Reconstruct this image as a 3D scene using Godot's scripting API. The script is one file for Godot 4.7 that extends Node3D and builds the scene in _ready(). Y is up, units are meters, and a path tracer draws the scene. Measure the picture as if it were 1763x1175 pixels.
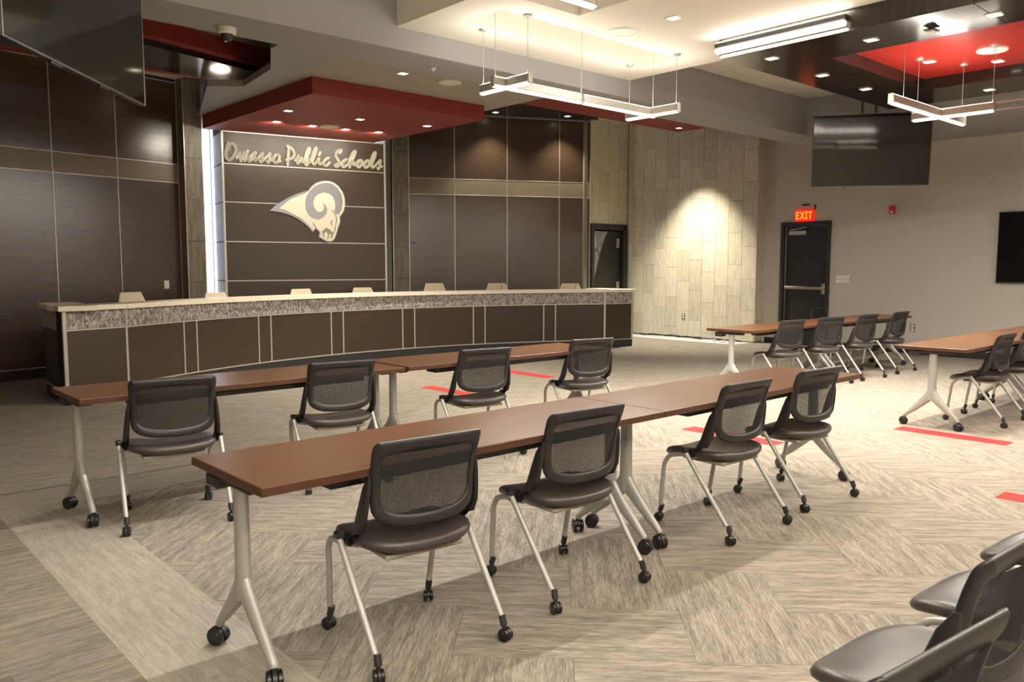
extends Node3D
# A district board room: curved dais under a red canopy, rows of flip-top tables with nesting chairs.
# World: metres, y up; the table rows run along x, the right-hand wall is x = 14.1, the camera stands at x = z = 0.

var M := {}
var taken := {}
var rng := RandomNumberGenerator.new()
const CAM_H := 1.463
const CAM_YAW := 41.98
const CAM_PITCH := 5.25
const FOCAL := 1407.0

func _ready() -> void:
	rng.seed = 20240611
	# ---------- camera, surroundings, exposure
	var cam := Camera3D.new()
	cam.name = "camera"
	add_child(cam)
	cam.position = Vector3(0, CAM_H, 0)
	cam.rotation = Vector3(deg_to_rad(-CAM_PITCH), deg_to_rad(-CAM_YAW), 0)
	cam.fov = rad_to_deg(2.0 * atan(587.5 / FOCAL))
	cam.near = 0.05
	cam.far = 100.0
	cam.current = true
	var env := Environment.new()
	env.background_mode = Environment.BG_COLOR
	env.background_color = Color(0.02, 0.02, 0.02)
	env.tonemap_mode = Environment.TONE_MAPPER_LINEAR
	env.tonemap_exposure = 1.42
	env.sdfgi_enabled = true
	env.ssao_enabled = true
	env.ssil_enabled = true
	var we := WorldEnvironment.new()
	we.name = "surroundings"
	we.environment = env
	add_child(we)
	make_materials()
	# ---------- the setting
	build_floor()
	build_walls()
	build_stage_wall()
	build_ceiling()
	build_doors()
	# ---------- the things
	build_canopies()
	build_counter()
	build_sign()
	build_pendants()
	build_downlights()
	build_led_strips()
	build_televisions()
	build_tables()
	build_chairs()
	build_stage_chairs()
	build_small_things()

# =====================================================================  naming
func numbered(n: String) -> String:
	if not taken.has(n):
		taken[n] = 0
		return n
	taken[n] += 1
	return "%s_%03d" % [n, taken[n]]

func thing(called: String, label: String, category: String, at := Vector3.ZERO, turn := 0.0, group := "") -> Node3D:
	var o := Node3D.new()
	o.name = numbered(called)
	add_child(o)
	o.position = at
	o.rotation.y = turn
	o.set_meta("label", label)
	o.set_meta("category", category)
	if group != "":
		o.set_meta("group", group)
	return o

func structure(called: String, label: String, category: String, at := Vector3.ZERO, turn := 0.0) -> Node3D:
	var o := thing(called, label, category, at, turn)
	o.set_meta("kind", "structure")
	return o

func copy(proto: Node3D, at: Vector3, turn: float, label := "") -> Node3D:
	var c: Node3D = proto.duplicate()
	c.name = numbered(str(proto.name))
	add_child(c)
	c.position = at
	c.rotation.y = turn
	if label != "":
		c.set_meta("label", label)
	return c

func part_name(parent: Node, called: String) -> String:
	if not parent.has_node(called):
		return called
	var k := 1
	while parent.has_node("%s_%03d" % [called, k]):
		k += 1
	return "%s_%03d" % [called, k]

func put(parent: Node, called: String, mesh: Mesh, m: Material, at := Vector3.ZERO, turn := 0.0) -> MeshInstance3D:
	var o := MeshInstance3D.new()
	o.name = part_name(parent, called)
	o.mesh = mesh
	o.material_override = m
	parent.add_child(o, true)
	o.position = at
	o.rotation.y = turn
	return o

# =====================================================================  shapes
func begin() -> SurfaceTool:
	var st := SurfaceTool.new()
	st.begin(Mesh.PRIMITIVE_TRIANGLES)
	return st

func tri(st: SurfaceTool, a: Vector3, b: Vector3, c: Vector3, n: Vector3) -> void:
	st.set_normal(n)
	st.add_vertex(a)
	if (b - a).cross(c - a).dot(n) > 0.0:
		st.add_vertex(c)
		st.add_vertex(b)
	else:
		st.add_vertex(b)
		st.add_vertex(c)

func quad(st: SurfaceTool, a: Vector3, b: Vector3, c: Vector3, d: Vector3, n: Vector3) -> void:
	tri(st, a, b, c, n)
	tri(st, a, c, d, n)

func trin(st: SurfaceTool, p: Array, n: Array) -> void:
	var o := [0, 1, 2]
	var nn: Vector3 = n[0] + n[1] + n[2]
	if (p[1] - p[0]).cross(p[2] - p[0]).dot(nn) > 0.0:
		o = [0, 2, 1]
	for k in o:
		st.set_normal(n[k])
		st.add_vertex(p[k])

# box with chamfered edges; c centre, s size
func cbox(st: SurfaceTool, c: Vector3, s: Vector3, ch := 0.003, xf := Transform3D.IDENTITY) -> void:
	var h := s * 0.5
	ch = minf(ch, minf(h.x, minf(h.y, h.z)) * 0.9)
	var P := func(ax: int, sg: Vector3) -> Vector3:
		var v := Vector3(sg.x * (h.x - ch), sg.y * (h.y - ch), sg.z * (h.z - ch))
		v[ax] = sg[ax] * h[ax]
		return xf * (c + v)
	for ax in 3:
		var b1: int = (ax + 1) % 3
		var b2: int = (ax + 2) % 3
		for sa in [-1.0, 1.0]:
			var q := []
			for w in [[-1.0, -1.0], [1.0, -1.0], [1.0, 1.0], [-1.0, 1.0]]:
				var sg := Vector3.ZERO
				sg[ax] = sa
				sg[b1] = w[0]
				sg[b2] = w[1]
				q.append(P.call(ax, sg))
			var n := Vector3.ZERO
			n[ax] = sa
			quad(st, q[0], q[1], q[2], q[3], (xf.basis * n).normalized())
	if ch <= 0.0:
		return
	for ax in 3:
		var i: int = (ax + 1) % 3
		var j: int = (ax + 2) % 3
		for si in [-1.0, 1.0]:
			for sj in [-1.0, 1.0]:
				var lo := Vector3.ZERO
				lo[i] = si
				lo[j] = sj
				var hi := lo
				lo[ax] = -1.0
				hi[ax] = 1.0
				var n := Vector3.ZERO
				n[i] = si
				n[j] = sj
				quad(st, P.call(i, lo), P.call(i, hi), P.call(j, hi), P.call(j, lo), (xf.basis * n).normalized())
	for sx in [-1.0, 1.0]:
		for sy in [-1.0, 1.0]:
			for sz in [-1.0, 1.0]:
				var sg := Vector3(sx, sy, sz)
				tri(st, P.call(0, sg), P.call(1, sg), P.call(2, sg), (xf.basis * sg).normalized())

func boxm(s: Vector3, ch := 0.003) -> ArrayMesh:
	var st := begin()
	cbox(st, Vector3.ZERO, s, ch)
	return st.commit()

func boxat(c: Vector3, s: Vector3, ch := 0.003) -> ArrayMesh:
	var st := begin()
	cbox(st, c, s, ch)
	return st.commit()

# from corner to corner
func slab(a: Vector3, b: Vector3, ch := 0.0) -> ArrayMesh:
	return boxat((a + b) * 0.5, (b - a).abs(), ch)

# skin over a row of closed cross-sections (arrays of points), smooth
func skin(st: SurfaceTool, secs: Array, caps := true, loop := false) -> void:
	var n := secs.size()
	var m: int = secs[0].size()
	var cen := []
	for s in secs:
		var c := Vector3.ZERO
		for p in s:
			c += p
		cen.append(c / m)
	var nor := []
	for i in n:
		var row := []
		for j in m:
			var i0: int = (i - 1 + n) % n if loop else maxi(i - 1, 0)
			var i1: int = (i + 1) % n if loop else mini(i + 1, n - 1)
			var t1: Vector3 = secs[i1][j] - secs[i0][j]
			var t2: Vector3 = secs[i][(j + 1) % m] - secs[i][(j - 1 + m) % m]
			var v := t1.cross(t2).normalized()
			if v.dot(secs[i][j] - cen[i]) < 0.0:
				v = -v
			row.append(v)
		nor.append(row)
	var last := n if loop else n - 1
	for i in last:
		var k: int = (i + 1) % n
		for j in m:
			var l: int = (j + 1) % m
			trin(st, [secs[i][j], secs[k][j], secs[k][l]], [nor[i][j], nor[k][j], nor[k][l]])
			trin(st, [secs[i][j], secs[k][l], secs[i][l]], [nor[i][j], nor[k][l], nor[i][l]])
	if caps and not loop:
		for e in [0, n - 1]:
			var q: int = 1 if e == 0 else n - 2
			var d: Vector3 = (cen[e] - cen[q]).normalized()
			for j in m:
				tri(st, cen[e], secs[e][j], secs[e][(j + 1) % m], d)

# tube along points; r a number or one radius a point; flat squeezes the section along 'side'
func tube(st: SurfaceTool, pts: Array, r, seg := 10, caps := true) -> void:
	var secs := []
	var up := Vector3.UP
	var d0: Vector3 = (pts[1] - pts[0]).normalized()
	if absf(d0.dot(up)) > 0.9:
		up = Vector3.RIGHT
	var x := d0.cross(up).normalized()
	for i in pts.size():
		var d: Vector3
		if i == 0:
			d = d0
		elif i == pts.size() - 1:
			d = (pts[i] - pts[i - 1]).normalized()
		else:
			d = ((pts[i] - pts[i - 1]).normalized() + (pts[i + 1] - pts[i]).normalized()).normalized()
		x = (x - d * x.dot(d)).normalized()
		var y := d.cross(x)
		var rr: float = r[i] if r is Array else r
		var s := []
		for k in seg:
			var a := TAU * k / seg
			s.append(pts[i] + (x * cos(a) + y * sin(a)) * rr)
		secs.append(s)
	skin(st, secs, caps)

# surface of revolution about y; prof = [r, y, r, y, ...]
func lathe(st: SurfaceTool, prof: Array, seg := 20, xf := Transform3D.IDENTITY) -> void:
	var n := int(prof.size() / 2.0)
	for i in n - 1:
		var r0: float = prof[2 * i]
		var y0: float = prof[2 * i + 1]
		var r1: float = prof[2 * i + 2]
		var y1: float = prof[2 * i + 3]
		var nr := y1 - y0
		var ny := r0 - r1
		var l := sqrt(nr * nr + ny * ny)
		if l < 1e-9:
			continue
		nr /= l
		ny /= l
		for k in seg:
			var a := TAU * k / seg
			var b := TAU * (k + 1) / seg
			var p := [Vector3(r0 * cos(a), y0, r0 * sin(a)), Vector3(r1 * cos(a), y1, r1 * sin(a)), Vector3(r1 * cos(b), y1, r1 * sin(b)), Vector3(r0 * cos(b), y0, r0 * sin(b))]
			var na: Vector3 = (xf.basis * Vector3(nr * cos(a), ny, nr * sin(a))).normalized()
			var nb: Vector3 = (xf.basis * Vector3(nr * cos(b), ny, nr * sin(b))).normalized()
			for q in 4:
				p[q] = xf * p[q]
			if r1 > 1e-6:
				trin(st, [p[0], p[1], p[2]], [na, na, nb])
			if r0 > 1e-6:
				trin(st, [p[0], p[2], p[3]], [na, nb, nb])

# flat outline (x, y) given depth along z, from z0 to z1
func prism(st: SurfaceTool, poly: PackedVector2Array, z0: float, z1: float, xf := Transform3D.IDENTITY) -> void:
	var area := 0.0
	for i in poly.size():
		area += poly[i].cross(poly[(i + 1) % poly.size()])
	var idx := Geometry2D.triangulate_polygon(poly)
	for z in [z0, z1]:
		var nz := (xf.basis * Vector3(0, 0, 1 if z == maxf(z0, z1) else -1)).normalized()
		for i in range(0, idx.size(), 3):
			var a := poly[idx[i]]
			var b := poly[idx[i + 1]]
			var c := poly[idx[i + 2]]
			tri(st, xf * Vector3(a.x, a.y, z), xf * Vector3(b.x, b.y, z), xf * Vector3(c.x, c.y, z), nz)
	for i in poly.size():
		var a := poly[i]
		var b := poly[(i + 1) % poly.size()]
		var d := (b - a).normalized()
		var n2 := Vector2(d.y, -d.x) if area > 0.0 else Vector2(-d.y, d.x)
		quad(st, xf * Vector3(a.x, a.y, z0), xf * Vector3(b.x, b.y, z0), xf * Vector3(b.x, b.y, z1), xf * Vector3(a.x, a.y, z1), (xf.basis * Vector3(n2.x, n2.y, 0)).normalized())

func outline(flat: Array) -> PackedVector2Array:
	var p := PackedVector2Array()
	for i in range(0, flat.size(), 2):
		p.append(Vector2(flat[i], flat[i + 1]))
	return p

# brush stroke of width w along a polyline, flat faces at z0 and z1
func stroke(st: SurfaceTool, flat: Array, w: float, z0: float, z1: float) -> void:
	var p := outline(flat)
	# Catmull-Rom smoothing
	var q := PackedVector2Array()
	for i in p.size() - 1:
		var a := p[maxi(i - 1, 0)]
		var d := p[mini(i + 2, p.size() - 1)]
		for k in 4:
			q.append(p[i].cubic_interpolate(p[i + 1], a, d, k / 4.0))
	q.append(p[p.size() - 1])
	for i in q.size():
		var disc := PackedVector2Array()
		for k in 10:
			disc.append(q[i] + Vector2.from_angle(TAU * k / 10) * w * 0.5)
		prism(st, disc, z0, z1)
		if i + 1 < q.size():
			var t := (q[i + 1] - q[i]).normalized().orthogonal() * w * 0.5
			prism(st, PackedVector2Array([q[i] + t, q[i + 1] + t, q[i + 1] - t, q[i] - t]), z0, z1)

# horizontal plate with outline in (x, z), between two heights
func plate(st: SurfaceTool, flat: Array, y0: float, y1: float) -> void:
	prism(st, outline(flat), y0, y1, Transform3D(Basis(Vector3(1, 0, 0), Vector3(0, 0, 1), Vector3(0, 1, 0)), Vector3.ZERO))

# pixel of the 1763 x 1175 frame that a point falls on (used only to leave out pieces nobody sees)
func pixel(p: Vector3) -> Vector2:
	var f := Vector3(sin(deg_to_rad(CAM_YAW)) * cos(deg_to_rad(CAM_PITCH)), -sin(deg_to_rad(CAM_PITCH)), -cos(deg_to_rad(CAM_YAW)) * cos(deg_to_rad(CAM_PITCH)))
	var r := Vector3(cos(deg_to_rad(CAM_YAW)), 0, sin(deg_to_rad(CAM_YAW)))
	var u := r.cross(f)
	var d := p - Vector3(0, CAM_H, 0)
	var w := d.dot(f)
	if w < 0.2:
		return Vector2(-9999, -9999)
	return Vector2(881.5 + FOCAL * d.dot(r) / w, 587.5 - FOCAL * d.dot(u) / w)

# =====================================================================  materials
func mat(called: String, c: Color, rough: float, metal := 0.0, spec := 0.5) -> StandardMaterial3D:
	var m := StandardMaterial3D.new()
	m.resource_name = called
	m.albedo_color = c
	m.roughness = rough
	m.metallic = metal
	m.metallic_specular = spec
	M[called] = m
	return m

func rgb8(r: int, g: int, b: int) -> Color:
	return Color(r / 255.0, g / 255.0, b / 255.0)

func noise(sd: int, f: float, oct := 3) -> FastNoiseLite:
	var n := FastNoiseLite.new()
	n.seed = sd
	n.noise_type = FastNoiseLite.TYPE_SIMPLEX_SMOOTH
	n.frequency = f
	n.fractal_octaves = oct
	return n

# image from three layers of stretched noise between colours
func grain_image(w: int, h: int, sd: int, lo: Color, hi: Color, sx: float, sy: float, contrast := 1.0) -> Image:
	var n1 := noise(sd, 0.01)
	var n2 := noise(sd + 7, 0.05, 2)
	var data := PackedByteArray()
	data.resize(w * h * 3)
	var k := 0
	for y in h:
		for x in w:
			var v := 0.5 + contrast * (0.45 * n1.get_noise_2d(x * sx, y * sy) + 0.3 * n2.get_noise_2d(x * sx, y * sy))
			v = clampf(v, 0.0, 1.0)
			data[k] = int(255.0 * lerpf(lo.r, hi.r, v))
			data[k + 1] = int(255.0 * lerpf(lo.g, hi.g, v))
			data[k + 2] = int(255.0 * lerpf(lo.b, hi.b, v))
			k += 3
	return Image.create_from_data(w, h, false, Image.FORMAT_RGB8, data)

# broadloom plank: streaks along x; covers 1.828 m x 0.914 m
func carpet_image(sd: int, dark: Color, mid: Color, light: Color, strength: float) -> Image:
	var w := 1024
	var h := 1024
	var n1 := noise(sd, 1.0, 2)
	var n2 := noise(sd + 3, 1.0, 2)
	var n3 := noise(sd + 5, 1.0, 2)
	var n4 := noise(sd + 9, 1.0, 1)
	var data := PackedByteArray()
	data.resize(w * h * 3)
	var k := 0
	for y in h:
		var mmy := y * 0.893
		var thread := floorf(mmy / 2.7)                # one row of yarn
		for x in w:
			var mmx := x * 1.785
			var patch := n1.get_noise_2d(mmx * 0.0024, mmy * 0.019)
			var dash := n2.get_noise_2d(mmx * 0.011 + thread * 37.7, thread * 11.3)
			var streak := n3.get_noise_2d(mmx * 0.0016, mmy * 0.07)
			var nub := n4.get_noise_2d(mmx * 0.21, mmy * 0.36)
			var t := patch * 0.9 + streak * 0.6 + dash * 0.9
			var v := 0.56 + strength * (0.36 * clampf(t * 1.2, -1.0, 1.0) + 0.25 * dash) + 0.16 * nub
			v = clampf(v, 0.0, 1.0)
			var c: Color = dark.lerp(mid, v * 2.0) if v < 0.5 else mid.lerp(light, v * 2.0 - 1.0)
			data[k] = int(255.0 * c.r)
			data[k + 1] = int(255.0 * c.g)
			data[k + 2] = int(255.0 * c.b)
			k += 3
	return Image.create_from_data(w, h, false, Image.FORMAT_RGB8, data)

func textured(m: StandardMaterial3D, img: Image) -> void:
	img.generate_mipmaps()
	m.albedo_texture = ImageTexture.create_from_image(img)

func tri_map(m: StandardMaterial3D, img: Image, scale: Vector3, world := true) -> void:
	textured(m, img)
	m.uv1_triplanar = true
	m.uv1_world_triplanar = world
	m.uv1_triplanar_sharpness = 8.0
	m.uv1_scale = scale

func glow(called: String, c: Color, e: float) -> void:
	var m := mat(called, c * 0.6, 0.5)
	m.emission_enabled = true
	m.emission = c
	m.emission_energy_multiplier = e

func make_materials() -> void:
	# carpet
	var m := mat("carpet", Color.WHITE, 0.95, 0.0, 0.2)
	textured(m, carpet_image(11, rgb8(88, 82, 75), rgb8(129, 122, 112), rgb8(164, 156, 144), 0.68))
	m = mat("carpet_border", Color.WHITE, 0.95, 0.0, 0.2)
	textured(m, carpet_image(41, rgb8(118, 112, 103), rgb8(147, 140, 130), rgb8(172, 165, 153), 0.5))
	m = mat("carpet_field", Color.WHITE, 0.95, 0.0, 0.2)
	textured(m, carpet_image(77, rgb8(84, 78, 70), rgb8(120, 113, 102), rgb8(152, 144, 131), 0.6))
	mat("carpet_red", rgb8(178, 58, 58), 0.95, 0.0, 0.2)
	mat("subfloor", rgb8(120, 112, 102), 0.9)
	mat("bare_floor", rgb8(170, 172, 172), 0.75)
	# dark wood-grain laminate
	m = mat("laminate_centre", Color.WHITE, 0.42, 0.0, 0.5)
	tri_map(m, grain_image(256, 512, 45, rgb8(52, 40, 30), rgb8(74, 58, 44), 0.35, 14.0, 0.75), Vector3(0.9, 0.9, 0.9))
	m = mat("laminate", Color.WHITE, 0.27, 0.0, 1.0)
	tri_map(m, grain_image(256, 512, 5, rgb8(54, 40, 28), rgb8(76, 58, 42), 0.35, 14.0, 0.75), Vector3(0.9, 0.9, 0.9))
	m = mat("laminate_counter", Color.WHITE, 0.36)
	tri_map(m, grain_image(256, 512, 15, rgb8(50, 39, 29), rgb8(68, 54, 41), 0.35, 14.0, 0.75), Vector3(0.9, 0.9, 0.9))
	m = mat("laminate_band", Color.WHITE, 0.36)
	tri_map(m, grain_image(256, 256, 25, rgb8(112, 100, 82), rgb8(134, 121, 101), 0.35, 14.0, 1.0), Vector3(0.9, 0.9, 0.9))
	m = mat("gloss_dark", Color.WHITE, 0.16)
	tri_map(m, grain_image(256, 256, 35, rgb8(36, 29, 25), rgb8(50, 41, 36), 6.0, 0.4, 1.0), Vector3(0.9, 0.9, 0.9))
	mat("trim_metal", rgb8(196, 190, 180), 0.38, 0.6)
	mat("seam", rgb8(24, 20, 18), 0.8)
	# walls and ceilings
	mat("wall_grey", rgb8(190, 185, 175), 0.72)
	mat("wall_plain", rgb8(182, 174, 160), 0.72)
	mat("beam_grey", rgb8(158, 157, 157), 0.75)
	mat("stage_grey", rgb8(124, 122, 114), 0.75)
	mat("taupe", rgb8(166, 159, 145), 0.7)
	mat("gypsum_white", rgb8(226, 221, 208), 0.75)
	m = mat("ceiling_tile", Color.WHITE, 0.9)
	tri_map(m, grain_image(256, 256, 61, rgb8(206, 200, 188), rgb8(226, 220, 208), 8.0, 8.0, 0.8), Vector3(1.6, 1.6, 1.6))
	mat("ceiling_grid", rgb8(205, 200, 190), 0.6)
	mat("black_base", rgb8(34, 35, 35), 0.5)
	for k in 4:
		m = mat("stone_%d" % k, Color.WHITE, 0.5)
		tri_map(m, grain_image(256, 256, 91 + k * 13, [rgb8(184, 176, 154), rgb8(190, 182, 161), rgb8(178, 170, 149), rgb8(194, 185, 163)][k], [rgb8(212, 204, 184), rgb8(217, 209, 190), rgb8(205, 197, 177), rgb8(213, 203, 182)][k], 9.0, 1.1, 1.5), Vector3(0.8, 0.8, 0.8))
	mat("grout", rgb8(128, 120, 104), 0.9)
	for k in 2:
		m = mat("slate_%d" % k, Color.WHITE, 0.42)
		tri_map(m, grain_image(256, 256, 191 + k * 13, rgb8(98, 92, 78), rgb8(136, 128, 110), 7.0, 0.9, 1.4), Vector3(0.8, 0.8, 0.8))
	# counter
	mat("counter_stone", rgb8(226, 216, 196), 0.35)
	m = mat("mosaic", Color.WHITE, 0.3)
	m.vertex_color_use_as_albedo = true
	mat("canopy_red", rgb8(136, 48, 39), 0.55)
	mat("tray_red", rgb8(186, 48, 40), 0.3)
	# furniture
	m = mat("table_wood", Color.WHITE, 0.3)
	tri_map(m, grain_image(512, 256, 51, rgb8(80, 52, 31), rgb8(99, 67, 42), 0.8, 16.0, 1.0), Vector3(0.5, 0.5, 0.5), false)
	mat("table_edge", rgb8(76, 46, 30), 0.4)
	mat("silver_paint", rgb8(170, 170, 164), 0.42, 0.25)
	mat("black_plastic", rgb8(38, 38, 38), 0.42)
	mat("chair_plastic", rgb8(34, 33, 32), 0.4)
	mat("chair_mesh", rgb8(22, 21, 20), 0.75)
	mat("vinyl", rgb8(64, 59, 58), 0.36)
	mat("pan_grey", rgb8(150, 144, 128), 0.6)
	mat("caster_black", rgb8(26, 26, 27), 0.3)
	mat("cream_leather", rgb8(214, 201, 174), 0.45)
	mat("chrome", rgb8(205, 205, 205), 0.18, 1.0)
	# sign
	mat("letter_white", rgb8(228, 222, 202), 0.5)
	mat("brushed", rgb8(150, 150, 154), 0.34, 0.7)
	mat("emblem_grey", rgb8(140, 136, 126), 0.5)
	# fittings
	mat("white_plastic", rgb8(226, 222, 212), 0.5)
	mat("dome", rgb8(50, 46, 42), 0.1)
	mat("door_black", rgb8(33, 32, 29), 0.5)
	mat("frame_black", rgb8(40, 39, 36), 0.45)
	mat("steel", rgb8(176, 168, 154), 0.32, 0.8)
	mat("tv_screen", rgb8(14, 13, 12), 0.07)
	mat("tv_frame", rgb8(30, 29, 28), 0.35)
	mat("tv_edge", rgb8(120, 118, 114), 0.35, 0.7)
	mat("pole_dark", rgb8(70, 68, 64), 0.4, 0.5)
	mat("fixture_body", rgb8(176, 172, 164), 0.4, 0.4)
	mat("cable", rgb8(190, 188, 182), 0.4, 0.5)
	mat("alarm_red", rgb8(200, 30, 28), 0.45)
	mat("tape_blue", rgb8(60, 66, 170), 0.8)
	mat("cable_black", rgb8(40, 42, 44), 0.6)
	mat("film_grey", rgb8(150, 152, 160), 0.25, 0.3)
	mat("case_grey", rgb8(92, 84, 78), 0.6)
	glow("glow_pendant", Color(1.0, 0.95, 0.84), 3.2)
	glow("glow_down", Color(1.0, 0.97, 0.86), 5.0)
	glow("glow_strip", Color(0.86, 0.9, 1.0), 3.0)
	glow("glow_exit", Color(1.0, 0.1, 0.07), 0.75)
	glow("glow_exit_letter", Color(1.0, 0.5, 0.1), 1.5)

func area_light(parent: Node3D, called: String, at: Vector3, aim: Vector3, size: Vector2, c: Color, e: float) -> void:
	var l := AreaLight3D.new()
	l.name = part_name(parent, called)
	parent.add_child(l)
	l.area_size = size
	l.light_color = c
	l.light_energy = e
	l.shadow_enabled = true
	l.area_range = 30.0
	l.area_attenuation = 2.0
	var up := Vector3.RIGHT
	if absf(aim.normalized().y) < 0.5:
		up = Vector3.UP
	# local x runs along 'up' turned: keep the long side on the x axis of the basis
	var z := -aim.normalized()
	var x := (up - z * up.dot(z)).normalized()
	l.transform = Transform3D(Basis(x, z.cross(x), z), at)

func spot_light(parent: Node3D, at: Vector3, aim: Vector3, angle: float, c: Color, e: float) -> void:
	var l := SpotLight3D.new()
	l.name = part_name(parent, "lamp")
	parent.add_child(l)
	l.spot_angle = angle
	l.spot_angle_attenuation = 0.8
	l.spot_range = 30.0
	l.spot_attenuation = 2.0
	l.light_color = c
	l.light_energy = e
	l.light_size = 0.045
	l.shadow_enabled = true
	var z := -aim.normalized()
	var x := Vector3.RIGHT
	if absf(z.dot(x)) > 0.9:
		x = Vector3.FORWARD
	x = (x - z * x.dot(z)).normalized()
	l.transform = Transform3D(Basis(x, z.cross(x), z), at)

# =====================================================================  floor
# plank of carpet, size lx by lz, streaks along its own x; du, dv choose its piece of the texture
func plank_mesh(lx: float, lz: float, du: float, dv: float, flip: bool) -> ArrayMesh:
	var st := begin()
	plank_into(st, Transform2D(0.0, Vector2.ZERO), PackedVector2Array([Vector2(-lx / 2, -lz / 2), Vector2(lx / 2, -lz / 2), Vector2(lx / 2, lz / 2), Vector2(-lx / 2, lz / 2)]), du, dv, flip)
	return st.commit()

# poly is the outline in world (x, z); frame gives the plank's own axes
func plank_into(st: SurfaceTool, frame: Transform2D, poly: PackedVector2Array, du: float, dv: float, flip: bool) -> void:
	var inv := frame.affine_inverse()
	var idx := Geometry2D.triangulate_polygon(poly)
	var uv := func(p: Vector2) -> Vector2:
		var q: Vector2 = inv * p
		if flip:
			q = -q
		return Vector2(du + 0.25 + q.x / 1.828, dv + 0.25 + q.y / 0.914)
	var top := 0.0
	for i in range(0, idx.size(), 3):
		var a := poly[idx[i]]
		var b := poly[idx[i + 1]]
		var c := poly[idx[i + 2]]
		if (b - a).cross(c - a) < 0.0:   # clockwise seen from above
			var t := b
			b = c
			c = t
		for p in [a, b, c]:
			st.set_normal(Vector3.UP)
			st.set_uv(uv.call(p))
			st.add_vertex(Vector3(p.x, top, p.y))
	var area := 0.0
	for i in poly.size():
		area += poly[i].cross(poly[(i + 1) % poly.size()])
	for i in poly.size():
		var a := poly[i]
		var b := poly[(i + 1) % poly.size()]
		var d := (b - a).normalized()
		var n := Vector3(d.y, 0, -d.x) if area > 0.0 else Vector3(-d.y, 0, d.x)
		st.set_uv(uv.call(a))
		quad(st, Vector3(a.x, top, a.y), Vector3(b.x, top, b.y), Vector3(b.x, top - 0.006, b.y), Vector3(a.x, top - 0.006, a.y), n)

func seen(c: Vector3) -> bool:
	var p := pixel(c)
	return p.x > -160 and p.x < 1923 and p.y > 300 and p.y < 1420

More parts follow.
